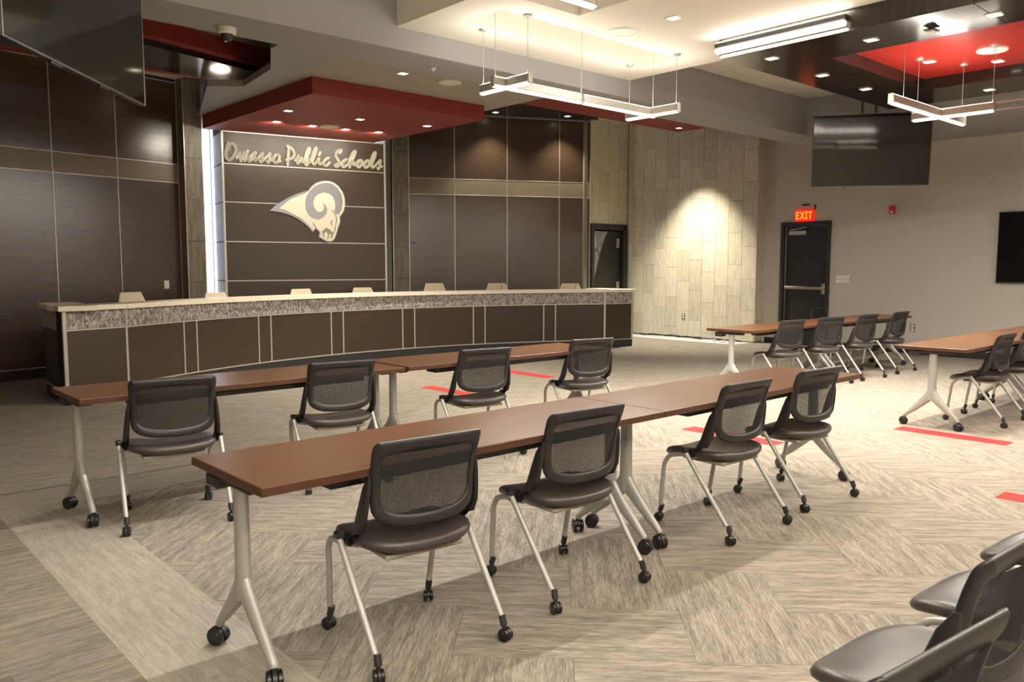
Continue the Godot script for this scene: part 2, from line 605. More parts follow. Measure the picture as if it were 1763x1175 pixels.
func build_floor() -> void:
	var f := structure("floor", "grey beige carpet plank floor with herringbone field and pale border", "floor")
	put(f, "slab", slab(Vector3(-2.7, -0.2, -14.6), Vector3(14.4, -0.006, 4.0)), M.subfloor)
	var W := 0.4572
	var L := 0.9144
	var g := 0.0012
	var rest := begin()
	var s := sqrt(0.5)
	var region := PackedVector2Array([Vector2(1.35, -5.52), Vector2(14.0, -5.52), Vector2(14.0, 3.8), Vector2(1.35, 3.8)])
	var variants := []
	for k in 8:
		variants.append(plank_mesh(L - g, W - g, 0.5 * (k % 2), 0.5 * (int(k / 2.0) % 2), k >= 4))
	var n := 0
	# herringbone at 45 degrees to the walls
	for i in range(-40, 60):
		for j in range(-30, 40):
			for kind in 2:
				var cu: float = (0.0 if kind == 0 else 1.5) - i + 2 * j
				var cv: float = (0.5 if kind == 0 else 1.0) + i + 2 * j
				var u := 0.075 + W * cu
				var v := 2.94 + W * cv
				var c := Vector2((u + v) * s, (u - v) * s)
				if c.x < 0.7 or c.x > 14.6 or c.y < -6.2 or c.y > 4.4:
					continue
				var ang := PI / 4 if kind == 0 else -PI / 4      # along u, along v, measured in (x, z)
				var fr := Transform2D(ang, c)
				var poly := PackedVector2Array()
				for q in [Vector2(-1, -1), Vector2(1, -1), Vector2(1, 1), Vector2(-1, 1)]:
					poly.append(fr * Vector2(q.x * (L - g) / 2, q.y * (W - g) / 2))
				var cut := Geometry2D.intersect_polygons(poly, region)
				if cut.is_empty():
					continue
				var whole := true
				for q in poly:
					if not Geometry2D.is_point_in_polygon(q, region):
						whole = false
				var k := rng.randi() % 8
				if seen(Vector3(c.x, 0, c.y)) and n < 270:
					n += 1
					if whole:
						put(f, "carpet_plank", variants[k], M.carpet, Vector3(c.x, 0, c.y), -ang)
					else:
						var st := begin()
						plank_into(st, fr, cut[0], 0.5 * (k % 2), 0.5 * (int(k / 2.0) % 2), k >= 4)
						put(f, "carpet_plank", st.commit(), M.carpet)
				else:
					plank_into(rest, fr, cut[0], 0.5 * (k % 2), 0.5 * (int(k / 2.0) % 2), k >= 4)
	var o := put(f, "carpet_planks_beyond", rest.commit(), M.carpet)
	o.set_meta("kind", "stuff")
	# pale border, one plank wide
	var bx := [0.893, 1.35]
	var bz := [-5.98, -5.52]
	var bv := []
	for k in 4:
		bv.append(plank_mesh(L - g, W - g, 0.5 * (k % 2), 0.5 * int(k / 2.0), false))
	var z := 3.6
	while z - L > bz[0] + W:
		if z < 0.5:
			put(f, "border_plank", bv[rng.randi() % 4], M.carpet_border, Vector3((bx[0] + bx[1]) / 2, 0, z - L / 2), PI / 2)
		z -= L
	var ends := begin()
	plank_into(ends, Transform2D(PI / 2, Vector2(1.12, -4.9)), PackedVector2Array([Vector2(bx[0], bz[1]), Vector2(bx[1] - g, bz[1]), Vector2(bx[1] - g, z), Vector2(bx[0], z)]), 0.0, 0.5, false)
	put(f, "border_plank", ends.commit(), M.carpet_border)
	var x: float = bx[0]
	while x < 13.9:
		put(f, "border_plank", bv[rng.randi() % 4], M.carpet_border, Vector3(x + L / 2, 0, (bz[0] + bz[1]) / 2))
		x += L
	# plain field outside the border: planks laid along x, too far and too even to tell apart
	var field := begin()
	for area in [[-2.7, bx[0], -5.98, 3.8], [-2.7, 14.0, -14.3, bz[0]]]:
		var row := 0
		var zz: float = area[3]
		while zz > area[2] + 0.01:
			var z2 := maxf(zz - W, area[2])
			var xx: float = area[0] - fmod(row * 0.37, 1.0) * L
			while xx < area[1]:
				var x1 := maxf(xx, area[0])
				var x2 := minf(xx + L, area[1])
				if x2 > x1 + 0.01:
					var k := rng.randi() % 4
					plank_into(field, Transform2D(0.0, Vector2(xx + L / 2, zz - W / 2)), PackedVector2Array([Vector2(x1, z2), Vector2(x2, z2), Vector2(x2, zz), Vector2(x1, zz)]), 0.5 * (k % 2), 0.5 * int(k / 2.0), false)
				xx += L
			zz -= W
			row += 1
	o = put(f, "plain_field", field.commit(), M.carpet_field)
	o.set_meta("kind", "stuff")
	# red inlaid strips
	for r in [[7.39, -3.09], [5.67, -1.72], [5.97, -4.36], [5.72, -8.02], [7.42, -8.49]]:
		put(f, "red_carpet_strip", boxm(Vector3(0.19, 0.004, 0.905), 0.0), M.carpet_red, Vector3(r[0] + 0.095, 0.0005, r[1] + 0.4525))
	# strip of bare slab along the stone wall
	put(f, "bare_strip", slab(Vector3(13.2, -0.01, -11.5), Vector3(13.8, 0.002, -8.5)), M.bare_floor)

# =====================================================================  walls
func build_walls() -> void:
	# right-hand grey wall, with the exit door set in it
	var w := structure("wall_right", "light grey painted side wall with exit door and television", "wall")
	put(w, "wall_piece", slab(Vector3(14.1, 0, -14.3), Vector3(14.4, 4.5, -8.09)), M.wall_grey)
	put(w, "wall_piece", slab(Vector3(14.1, 2.27, -8.09), Vector3(14.4, 4.5, -7.13)), M.wall_grey)
	put(w, "wall_piece", slab(Vector3(14.1, 0, -7.13), Vector3(14.4, 4.5, 4.0)), M.wall_grey)
	put(w, "baseboard", slab(Vector3(14.085, 0, -7.13), Vector3(14.1, 0.105, 4.0)), M.black_base)
	put(w, "baseboard", slab(Vector3(14.085, 0, -8.4), Vector3(14.1, 0.105, -8.09)), M.black_base)
	# stone-tiled wall proud of it
	var t := structure("wall_stone", "cream stone tile wall with tall staggered tiles beside the dais", "wall")
	put(t, "backing", slab(Vector3(13.815, 0, -11.6), Vector3(14.1, 4.5, -8.46)), M.grout)
	var tw := 0.3
	var th := 0.61
	var tile := {}
	var stone := func(parent: Node3D, size: Vector3, at: Vector3) -> void:
		var key := "%.3f_%.3f_%.3f" % [size.x, size.y, size.z]
		if not tile.has(key):
			tile[key] = boxm(size, 0.0015)
		put(parent, "stone_tile", tile[key], M["stone_%d" % (rng.randi() % 4)], at)
	var col := 0
	var z := -8.46
	while z > -11.55:
		var z2 := maxf(z - tw, -11.59)
		var y: float = -th * [0.0, 0.55, 0.25, 0.8, 0.4, 0.1, 0.65][col % 7]
		while y < 4.5:
			var y1 := maxf(y, 0.02)
			var y2 := minf(y + th, 4.5)
			if y2 - y1 > 0.03:
				stone.call(t, Vector3(0.018, y2 - y1 - 0.005, z - z2 - 0.005), Vector3(13.809, (y1 + y2) / 2, (z + z2) / 2))
			y += th
		z -= tw
		col += 1
	# its short return, facing the room
	var yr := -0.2
	while yr < 4.5:
		var y1 := maxf(yr, 0.02)
		var y2 := minf(yr + th, 4.5)
		stone.call(t, Vector3(0.296, y2 - y1 - 0.005, 0.018), Vector3(13.95, (y1 + y2) / 2, -8.453))
		yr += th
	# wall behind the dais side door
	var b := structure("wall_back", "cream stone tile back wall around the black side door", "wall")
	put(b, "backing", slab(Vector3(12.45, 0, -11.95), Vector3(12.62, 4.5, -11.62)), M.grout)
	put(b, "backing", slab(Vector3(12.62, 2.34, -11.95), Vector3(13.77, 4.5, -11.62)), M.grout)
	put(b, "backing", slab(Vector3(13.77, 0, -11.95), Vector3(14.1, 4.5, -11.62)), M.grout)
	var x := 13.8
	col = 2
	while x > 12.7:
		var x2 := x - tw
		var y: float = -th * [0.0, 0.55, 0.25, 0.8, 0.4, 0.1, 0.65][col % 7]
		while y < 4.5:
			var y1 := maxf(y, 0.02)
			if x2 < 13.75 and x > 12.64:
				y1 = maxf(y, 2.345)
			var y2 := minf(y + th, 4.5)
			if y2 - y1 > 0.03:
				stone.call(b, Vector3(tw - 0.005, y2 - y1 - 0.005, 0.018), Vector3((x + x2) / 2, (y1 + y2) / 2, -11.611))
			y += th
		x -= tw
		col += 1
	# the rest of the shell, out of the picture
	var l := structure("wall_left", "plain painted left wall of the hall", "wall")
	put(l, "wall_piece", slab(Vector3(-2.7, 0, -14.3), Vector3(-2.4, 4.6, 4.0)), M.wall_plain)
	var r := structure("wall_rear", "plain painted rear wall of the hall", "wall")
	put(r, "wall_piece", slab(Vector3(-2.7, 0, 3.7), Vector3(14.4, 4.6, 4.0)), M.wall_plain)
	var k := structure("wall_outer", "plain outer wall behind the dais panelling", "wall")
	put(k, "wall_piece", slab(Vector3(-2.7, 0, -14.6), Vector3(14.4, 4.6, -14.3)), M.wall_plain)

# panelled wing: origin at its left foot, x along the wall, z towards the room
func wing(called: String, label: String, at: Vector3, turn: float, cols: Array, rows: Array) -> Node3D:
	var w := structure(called, label, "wall", at, turn)
	var x0: float = cols[0]
	var x1: float = cols[cols.size() - 1]
	put(w, "backing", slab(Vector3(x0, 0, -0.22), Vector3(x1, rows[3] + 0.06, -0.012)), M.seam)
	put(w, "baseboard", slab(Vector3(x0, 0, -0.012), Vector3(x1, 0.125, 0.006)), M.black_base)
	var top: float = rows[3]
	for r in 3:
		for c in cols.size() - 1:
			var a: float = cols[c]
			var b: float = cols[c + 1]
			put(w, "panel", boxm(Vector3(b - a - 0.012, rows[r + 1] - rows[r] - 0.012, 0.02), 0.002), M.laminate_band if r == 1 else M.laminate, Vector3((a + b) / 2, (rows[r] + rows[r + 1]) / 2, -0.004))
	for r in rows:
		put(w, "trim_strip", boxm(Vector3(x1 - x0, 0.014, 0.02), 0.002), M.trim_metal, Vector3((x0 + x1) / 2, r, 0.002))
	for c in cols.size():
		put(w, "trim_strip", boxm(Vector3(0.014, top - 0.137, 0.02), 0.002), M.trim_metal, Vector3(cols[c], (top + 0.137) / 2, 0.0022))
	return w

func build_stage_wall() -> void:
	# a wall at 'turn' runs along (cos turn, -sin turn) in (x, z)
	wing("wall_stage_left", "dark brown panelled wall wing with pale metal trim left of the canopy", Vector3(2.042, 0, -11.931), deg_to_rad(11.0), [-3.4, -2.5, -1.6, -0.3, 0.754, 1.617, 2.54], [0.137, 2.685, 2.955, 4.13])
	wing("wall_stage_right", "dark brown panelled wall wing with pale metal trim beside the side door", Vector3(9.23, 0, -13.24), deg_to_rad(-26.0), [0.0, 0.9, 1.972, 3.076, 3.747], [0.137, 2.855, 3.162, 4.4])
	# pillars of grey stone tile at the inner ends of the wings
	var pl := structure("trim_1", "grey stone tile pillar with metal edges left of the lit slot", "pillar", Vector3(4.53, 0, -12.415), deg_to_rad(11.0))
	pillar(pl, 0.29, 0.18, 4.2)
	var pr := structure("trim_2", "grey stone tile pillar with metal edges right of the lit slot", "pillar", Vector3(8.94, 0, -13.38), deg_to_rad(-26.0))
	pillar(pr, 0.31, 0.07, 4.5)
	# recess behind the centre block
	var turn := deg_to_rad(-11.0)
	var back := structure("wall_stage_back", "pale tiled recess wall behind the lettered centre block", "wall", Vector3(5.137, 0, -12.242), turn)
	var y := 0.0
	while y < 4.1:
		for s in [[-0.62, 0.6], [2.1, 0.86]]:
			put(back, "recess_tile", boxm(Vector3(s[1] - 0.004, 0.606, 0.02), 0.002), M.wall_grey, Vector3(s[0] + s[1] / 2, y + 0.305, -0.82))
		y += 0.61
	put(back, "backing", slab(Vector3(-0.75, 0, -0.94), Vector3(3.0, 4.2, -0.832)), M.stage_grey)
	# cheek wall closing the recess against the right pillar
	var st := begin()
	run_box(st, Vector2(2.96, -0.8), Vector2(3.5, -1.85), 0.0, 4.5, 0.1)
	put(back, "cheek", st.commit(), M.stage_grey)
	# centre block: five panels between metal strips
	var c := structure("wall_stage_centre", "dark brown panelled centre block carrying the lettering and emblem", "wall", Vector3(5.137, 0, -12.242), turn)
	var wd := 2.608
	put(c, "core", slab(Vector3(0.012, 0, -0.64), Vector3(wd - 0.012, 3.49, -0.012)), M.seam)
	var rows := [0.02, 0.63, 1.235, 1.835, 2.435, 3.012, 3.49]
	for r in rows.size() - 1:
		put(c, "panel", boxm(Vector3(wd - 0.012, rows[r + 1] - rows[r] - 0.012, 0.02), 0.002), M.laminate_centre, Vector3(wd / 2, (rows[r] + rows[r + 1]) / 2, -0.004))
		for sx in [0.0, wd]:
			put(c, "side_panel", boxm(Vector3(0.02, rows[r + 1] - rows[r] - 0.012, 0.62), 0.002), M.laminate_centre, Vector3(sx + (0.004 if sx < 1 else -0.004), (rows[r] + rows[r + 1]) / 2, -0.326))
	for r in rows:
		put(c, "trim_strip", boxm(Vector3(wd, 0.016, 0.02), 0.002), M.trim_metal, Vector3(wd / 2, r, 0.002))
		for sx in [-0.003, wd + 0.003]:
			put(c, "trim_strip", boxm(Vector3(0.014, 0.012, 0.62), 0.002), M.seam, Vector3(sx, r, -0.326))
	for sx in [0.0, wd]:
		put(c, "trim_strip", boxm(Vector3(0.03, 3.49, 0.03), 0.003), M.trim_metal, Vector3(sx, 1.745, -0.002))

func pillar(p: Node3D, wd: float, proud: float, tall: float) -> void:
	put(p, "core", slab(Vector3(0.01, 0, -0.3), Vector3(wd - 0.01, tall, proud - 0.02)), M.seam)
	var y := 0.0
	var k := 0
	while y < tall - 0.01:
		var h := minf(0.61, tall - y)
		put(p, "slate_tile", boxm(Vector3(wd - 0.01, h - 0.004, 0.02), 0.002), M["slate_%d" % (k % 2)], Vector3(wd / 2, y + h / 2, proud - 0.012))
		put(p, "slate_tile", boxm(Vector3(0.02, h - 0.004, proud + 0.26), 0.002), M["slate_%d" % ((k + 1) % 2)], Vector3(0.01, y + h / 2, proud / 2 - 0.152))
		y += 0.61
		k += 1
	for sx in [0.0, wd]:
		put(p, "trim_strip", boxm(Vector3(0.016, tall, 0.016), 0.002), M.trim_metal, Vector3(sx, tall / 2, proud - 0.004))
	put(p, "trim_strip", boxm(Vector3(0.012, tall, 0.012), 0.002), M.trim_metal, Vector3(-0.002, tall / 2, 0.008))

# =====================================================================  ceiling
func build_ceiling() -> void:
	var c := structure("ceiling", "stepped ceiling with grey beams, white bulkhead and acoustic tiles", "ceiling")
	put(c, "slab", slab(Vector3(-2.7, 4.075, -6.62), Vector3(14.4, 4.6, 4.0)), M.ceiling_tile)
	put(c, "stage_slab", slab(Vector3(-2.7, 4.5, -14.6), Vector3(14.4, 4.6, -7.2)), M.stage_grey)
	put(c, "stage_drop", slab(Vector3(-2.7, 4.2, -14.3), Vector3(5.4, 4.5, -7.2)), M.stage_grey)
	put(c, "stage_beam", slab(Vector3(-2.7, 3.5, -7.22), Vector3(14.1, 4.6, -6.62), 0.004), M.beam_grey)
	put(c, "side_beam", slab(Vector3(12.15, 3.475, -6.62), Vector3(14.1, 4.6, 4.0), 0.004), M.beam_grey)
	# bulkhead of white gypsum with a long slot over the first pendant
	var b := begin()
	var y0 := 3.71
	var y1 := 4.1
	for r in [[4.5, 7.87, -6.62, -6.08], [4.5, 4.9, -6.08, -5.58], [7.45, 7.87, -6.08, -5.58], [4.5, 7.87, -5.58, -5.25], [5.53, 7.87, -5.25, 3.8]]:
		cbox(b, Vector3((r[0] + r[1]) / 2, (y0 + y1) / 2, (r[2] + r[3]) / 2), Vector3(r[1] - r[0], y1 - y0, r[3] - r[2]), 0.0)
	put(c, "bulkhead", b.commit(), M.gypsum_white)
	# acoustic tiles between cloud and beam
	var t := boxm(Vector3(0.59, 0.015, 0.59), 0.004)
	for i in 8:
		for k in 4:
			put(c, "acoustic_tile", t, M.ceiling_tile, Vector3(7.87 + 0.305 + 0.61 * i - 0.6, 4.0675, -6.62 + 0.305 + 0.61 * k))
	# acoustic tiles over the wings of the dais
	for i in 9:
		for k in 3:
			put(c, "acoustic_tile", t, M.ceiling_tile, Vector3(-0.6 + 0.61 * i, 4.19, -12.3 + 0.61 * k))
	for i in 8:
		for k in 3:
			put(c, "acoustic_tile", t, M.ceiling_tile, Vector3(9.2 + 0.61 * i, 4.49, -11.3 + 0.61 * k))
	# taupe dropped field above the canopy
	var p := begin()
	plate(p, [4.58, -7.22, 7.8, -7.22, 7.8, -12.3, 4.9, -12.6], 3.7, 3.78)
	put(c, "dropped_field", p.commit(), M.taupe)
	# grey field filling the gap between that and the left cloud
	p = begin()
	plate(p, [3.9, -7.22, 4.58, -7.22, 4.9, -12.6, 4.76, -12.1, 4.15, -10.3, 4.506, -10.03, 4.351, -8.949, 3.957, -8.126], 3.7, 3.78)
	put(c, "grey_field", p.commit(), M.beam_grey)

# =====================================================================  doors
func build_doors() -> void:
	# exit door in the right-hand wall; local x along the wall (towards -z of the world), z out into the room
	var d := structure("door_1", "black exit door with steel push bar in the grey side wall", "door", Vector3(14.1, 0, -7.13), PI / 2 * 3)
	# turn -90 degrees: local x -> world -z ... local z -> world -x
	put(d, "frame_jamb", boxat(Vector3(-0.03, 1.135, -0.02), Vector3(0.06, 2.27, 0.16)), M.frame_black)
	put(d, "frame_jamb", boxat(Vector3(-0.93, 1.135, -0.02), Vector3(0.06, 2.27, 0.16)), M.frame_black)
	put(d, "frame_head", boxat(Vector3(-0.48, 2.24, -0.02), Vector3(0.84, 0.06, 0.16)), M.frame_black)
	put(d, "leaf", boxat(Vector3(-0.48, 1.105, -0.05), Vector3(0.835, 2.2, 0.045)), M.door_black)
	put(d, "steel_edge", boxat(Vector3(-0.888, 1.1, -0.018), Vector3(0.016, 2.18, 0.012)), M.steel)
	put(d, "steel_edge", boxat(Vector3(-0.48, 2.2, -0.018), Vector3(0.8, 0.008, 0.012)), M.steel)
	var bar := put(d, "push_bar", boxat(Vector3(-0.5, 1.06, 0.03), Vector3(0.74, 0.06, 0.05), 0.012), M.steel)
	put(bar, "latch_case", boxat(Vector3(-0.1, 1.05, 0.025), Vector3(0.07, 0.2, 0.07), 0.012), M.steel)
	var cl := put(d, "closer", boxat(Vector3(-0.65, 2.075, 0.0), Vector3(0.34, 0.085, 0.06), 0.01), M.steel)
	var arm := begin()
	tube(arm, [Vector3(-0.78, 2.13, 0.03), Vector3(-0.62, 2.145, 0.05), Vector3(-0.46, 2.17, 0.03)], 0.012, 8)
	put(cl, "arm", arm.commit(), M.steel)
	# side door behind the dais, facing the room
	var e := structure("door_2", "black side door with hinges and hanging plastic film behind the counter", "door", Vector3(12.63, 0, -11.62))
	put(e, "frame_jamb", boxat(Vector3(0.035, 1.165, 0), Vector3(0.07, 2.33, 0.14)), M.frame_black)
	put(e, "frame_jamb", boxat(Vector3(1.06, 1.165, 0), Vector3(0.13, 2.33, 0.14)), M.frame_black)
	put(e, "frame_head", boxat(Vector3(0.56, 2.275, 0), Vector3(0.98, 0.11, 0.14)), M.frame_black)
	put(e, "leaf", boxat(Vector3(0.53, 1.1, -0.04), Vector3(0.92, 2.2, 0.045)), M.door_black)
	for y in [1.95, 1.03]:
		put(e, "hinge", boxat(Vector3(0.89, y, 0.0), Vector3(0.09, 0.2, 0.02), 0.004), M.steel)
	put(e, "push_bar", boxat(Vector3(0.45, 0.91, 0.02), Vector3(0.72, 0.07, 0.05), 0.01), M.steel)
	var f := begin()
	# crumpled film hanging over the upper corner of the leaf
	var nn := noise(5, 6.0, 2)
	for i in 10:
		for k in 14:
			var P := []
			for q in [[0, 0], [1, 0], [1, 1], [0, 1]]:
				var a: float = (i + q[0]) / 10.0
				var b: float = (k + q[1]) / 14.0
				var wdt := lerpf(0.5, 0.06, pow(b, 0.7))
				P.append(Vector3(0.08 + a * wdt, 2.19 - b * 1.0, 0.0 + 0.02 * nn.get_noise_2d(a * 0.7, b)))
			var nrm: Vector3 = (P[1] - P[0]).cross(P[3] - P[0]).normalized()
			if nrm.z < 0:
				nrm = -nrm
			quad(f, P[0], P[1], P[2], P[3], nrm)
	put(e, "plastic_film", f.commit(), M.film_grey)

# =====================================================================  ceiling clouds and canopy
func build_canopies() -> void:
	# red canopy over the centre block
	var c := thing("red_canopy", "large red box canopy above the lettered centre block", "canopy", Vector3(6.2, 3.5, -10.4))
	put(c, "box", slab(Vector3(-1.33, 0, -1.9), Vector3(1.33, 0.2, 1.45), 0.004), M.canopy_red)
	var sp := thing("ceiling_speaker", "round white ceiling speaker set in the red canopy underside", "speaker", Vector3(6.18, 3.5, -10.87), 0.0, "ceiling speakers")
	speaker(sp)
	# two-tier cloud over the left wing: red tier above, dark tier below
	var l := thing("ceiling_cloud", "red and dark brown two-tier ceiling cloud over the left wing", "ceiling panel", Vector3(2.0, 3.93, -10.8))
	var st := begin()
	plate(st, [-3.6, 1.2, 1.35, 1.2, 3.02, 0.72, 3.05, -0.5, -3.6, -0.7], 0.07, 0.27)
	put(l, "red_tier", st.commit(), M.canopy_red)
	st = begin()
	plate(st, [-3.6, 1.05, 1.3, 1.05, 2.93, 0.6, 2.97, -0.22, 1.6, -0.05, -3.6, 0.1], 0.0, 0.07)
	put(l, "dark_tier", st.commit(), M.gloss_dark)
	# and over the right wing
	var r := thing("ceiling_cloud", "red and dark brown ceiling cloud over the right wing", "ceiling panel", Vector3(10.5, 4.05, -9.5))
	st = begin()
	plate(st, [-2.4, 2.25, 2.85, 2.25, 2.85, -0.46, -2.4, -0.46], 0.03, 0.2)
	put(r, "red_tier", st.commit(), M.canopy_red)
	st = begin()
	plate(st, [-1.45, -1.89, 2.1, -1.89, 2.05, -2.08, -1.25, -3.89, -1.56, -3.71], 0.36, 0.44)
	put(r, "dark_tier", st.commit(), M.gloss_dark)
	# black glossy cloud with a red tray
	var b := thing("ceiling_cloud", "large glossy black ceiling cloud with a recessed red tray", "ceiling panel", Vector3(9.1, 3.52, -4.85))
	var x0 := -1.95
	var x1 := 1.95
	var z1 := 7.4
	var ox0 := -1.16
	var ox1 := 1.08
	var oz0 := 0.77
	var oz1 := 5.6
	# boards of the underside, with open joints across
	var joints := [0.0, 2.34, 4.7, z1]
	for k in 3:
		var a: float = joints[k]
		var d: float = joints[k + 1] - 0.006
		for side in [[x0, ox0], [ox1, x1]]:
			put(b, "board", slab(Vector3(side[0], 0, a), Vector3(side[1], 0.2, d), 0.001), M.gloss_dark)
	put(b, "board", slab(Vector3(ox0 + 0.001, 0, 0), Vector3(ox0 + 0.75, 0.2, oz0), 0.001), M.gloss_dark)
	put(b, "board", slab(Vector3(ox0 + 0.756, 0, 0), Vector3(ox1 - 0.001, 0.2, oz0), 0.001), M.gloss_dark)
	put(b, "board", slab(Vector3(ox0 + 0.001, 0, oz1), Vector3(ox1 - 0.001, 0.2, z1), 0.001), M.gloss_dark)
	put(b, "red_tray", slab(Vector3(ox0, 0.13, oz0), Vector3(ox1, 0.19, oz1)), M.tray_red)
	# hangers to the ceiling above
	for p in [[1.7, 0.4], [1.7, 3.5], [-0.9, 0.3]]:
		var h := begin()
		tube(h, [Vector3(p[0], 0.19, p[1]), Vector3(p[0], 0.56, p[1])], 0.008, 8)
		put(b, "hanger", h.commit(), M.pole_dark)
	sp = thing("ceiling_speaker", "round white ceiling speaker in the red tray", "speaker", Vector3(9.33, 3.65, -3.08), 0.0, "ceiling speakers")
	speaker(sp)
	sp = thing("ceiling_speaker", "round white ceiling speaker in the white bulkhead", "speaker", Vector3(6.2, 3.71, -5.31), 0.0, "ceiling speakers")
	speaker(sp)
	sp = thing("ceiling_speaker", "round white ceiling speaker in the taupe field by the canopy", "speaker", Vector3(6.27, 3.7, -8.1), 0.0, "ceiling speakers")
	speaker(sp)

func speaker(sp: Node3D) -> void:
	var st := begin()
	lathe(st, [0.0, -0.012, 0.1, -0.014, 0.128, -0.012, 0.128, 0.0], 28)
	put(sp, "grille", st.commit(), M.white_plastic)
	st = begin()
	lathe(st, [0.129, -0.01, 0.133, -0.016, 0.142, -0.014, 0.146, 0.0], 28)
	put(sp, "rim", st.commit(), M.white_plastic)

# =====================================================================  dais counter
# curved box about the node's origin: from angle a0 to a1 (degrees), radii r0 < r1, heights y0..y1
func arc_box(st: SurfaceTool, a0: float, a1: float, r0: float, r1: float, y0: float, y1: float, n: int) -> void:
	for i in n:
		var a := deg_to_rad(lerpf(a0, a1, float(i) / n))
		var b := deg_to_rad(lerpf(a0, a1, float(i + 1) / n))
		var da := Vector3(sin(a), 0, -cos(a))
		var db := Vector3(sin(b), 0, -cos(b))
		for rr in [[r0, -1.0], [r1, 1.0]]:
			var p := [da * rr[0] + Vector3(0, y0, 0), db * rr[0] + Vector3(0, y0, 0), db * rr[0] + Vector3(0, y1, 0), da * rr[0] + Vector3(0, y1, 0)]
			trin(st, [p[0], p[1], p[2]], [da * rr[1], db * rr[1], db * rr[1]])
			trin(st, [p[0], p[2], p[3]], [da * rr[1], db * rr[1], da * rr[1]])
		for yy in [[y0, -1.0], [y1, 1.0]]:
			var u := Vector3(0, yy[0], 0)
			quad(st, da * r0 + u, db * r0 + u, db * r1 + u, da * r1 + u, Vector3(0, yy[1], 0))
	for e in [[a0, -1.0], [a1, 1.0]]:
		var a := deg_to_rad(e[0])
		var d := Vector3(sin(a), 0, -cos(a))
		quad(st, d * r0 + Vector3(0, y0, 0), d * r1 + Vector3(0, y0, 0), d * r1 + Vector3(0, y1, 0), d * r0 + Vector3(0, y1, 0), Vector3(cos(a), 0, sin(a)) * e[1])

# straight box whose front face runs from A to B in (x, z); t is its depth away from the room, out how far it stands forward
func run_box(st: SurfaceTool, A: Vector2, B: Vector2, y0: float, y1: float, t: float, out := 0.0, ch := 0.002) -> void:
	var d := (B - A).normalized()
	var n := Vector2(-d.y, d.x)
	var m := (A + B) * 0.5 + n * (out - t) * 0.5
	var xf := Transform3D(Basis(Vector3(d.x, 0, d.y), Vector3.UP, Vector3(n.x, 0, n.y)), Vector3(m.x, (y0 + y1) * 0.5, m.y))
	cbox(st, Vector3.ZERO, Vector3((B - A).length(), y1 - y0, t + out), ch, xf)

const ARC_C := Vector2(7.05, -3.35)
const ARC_R := 7.57

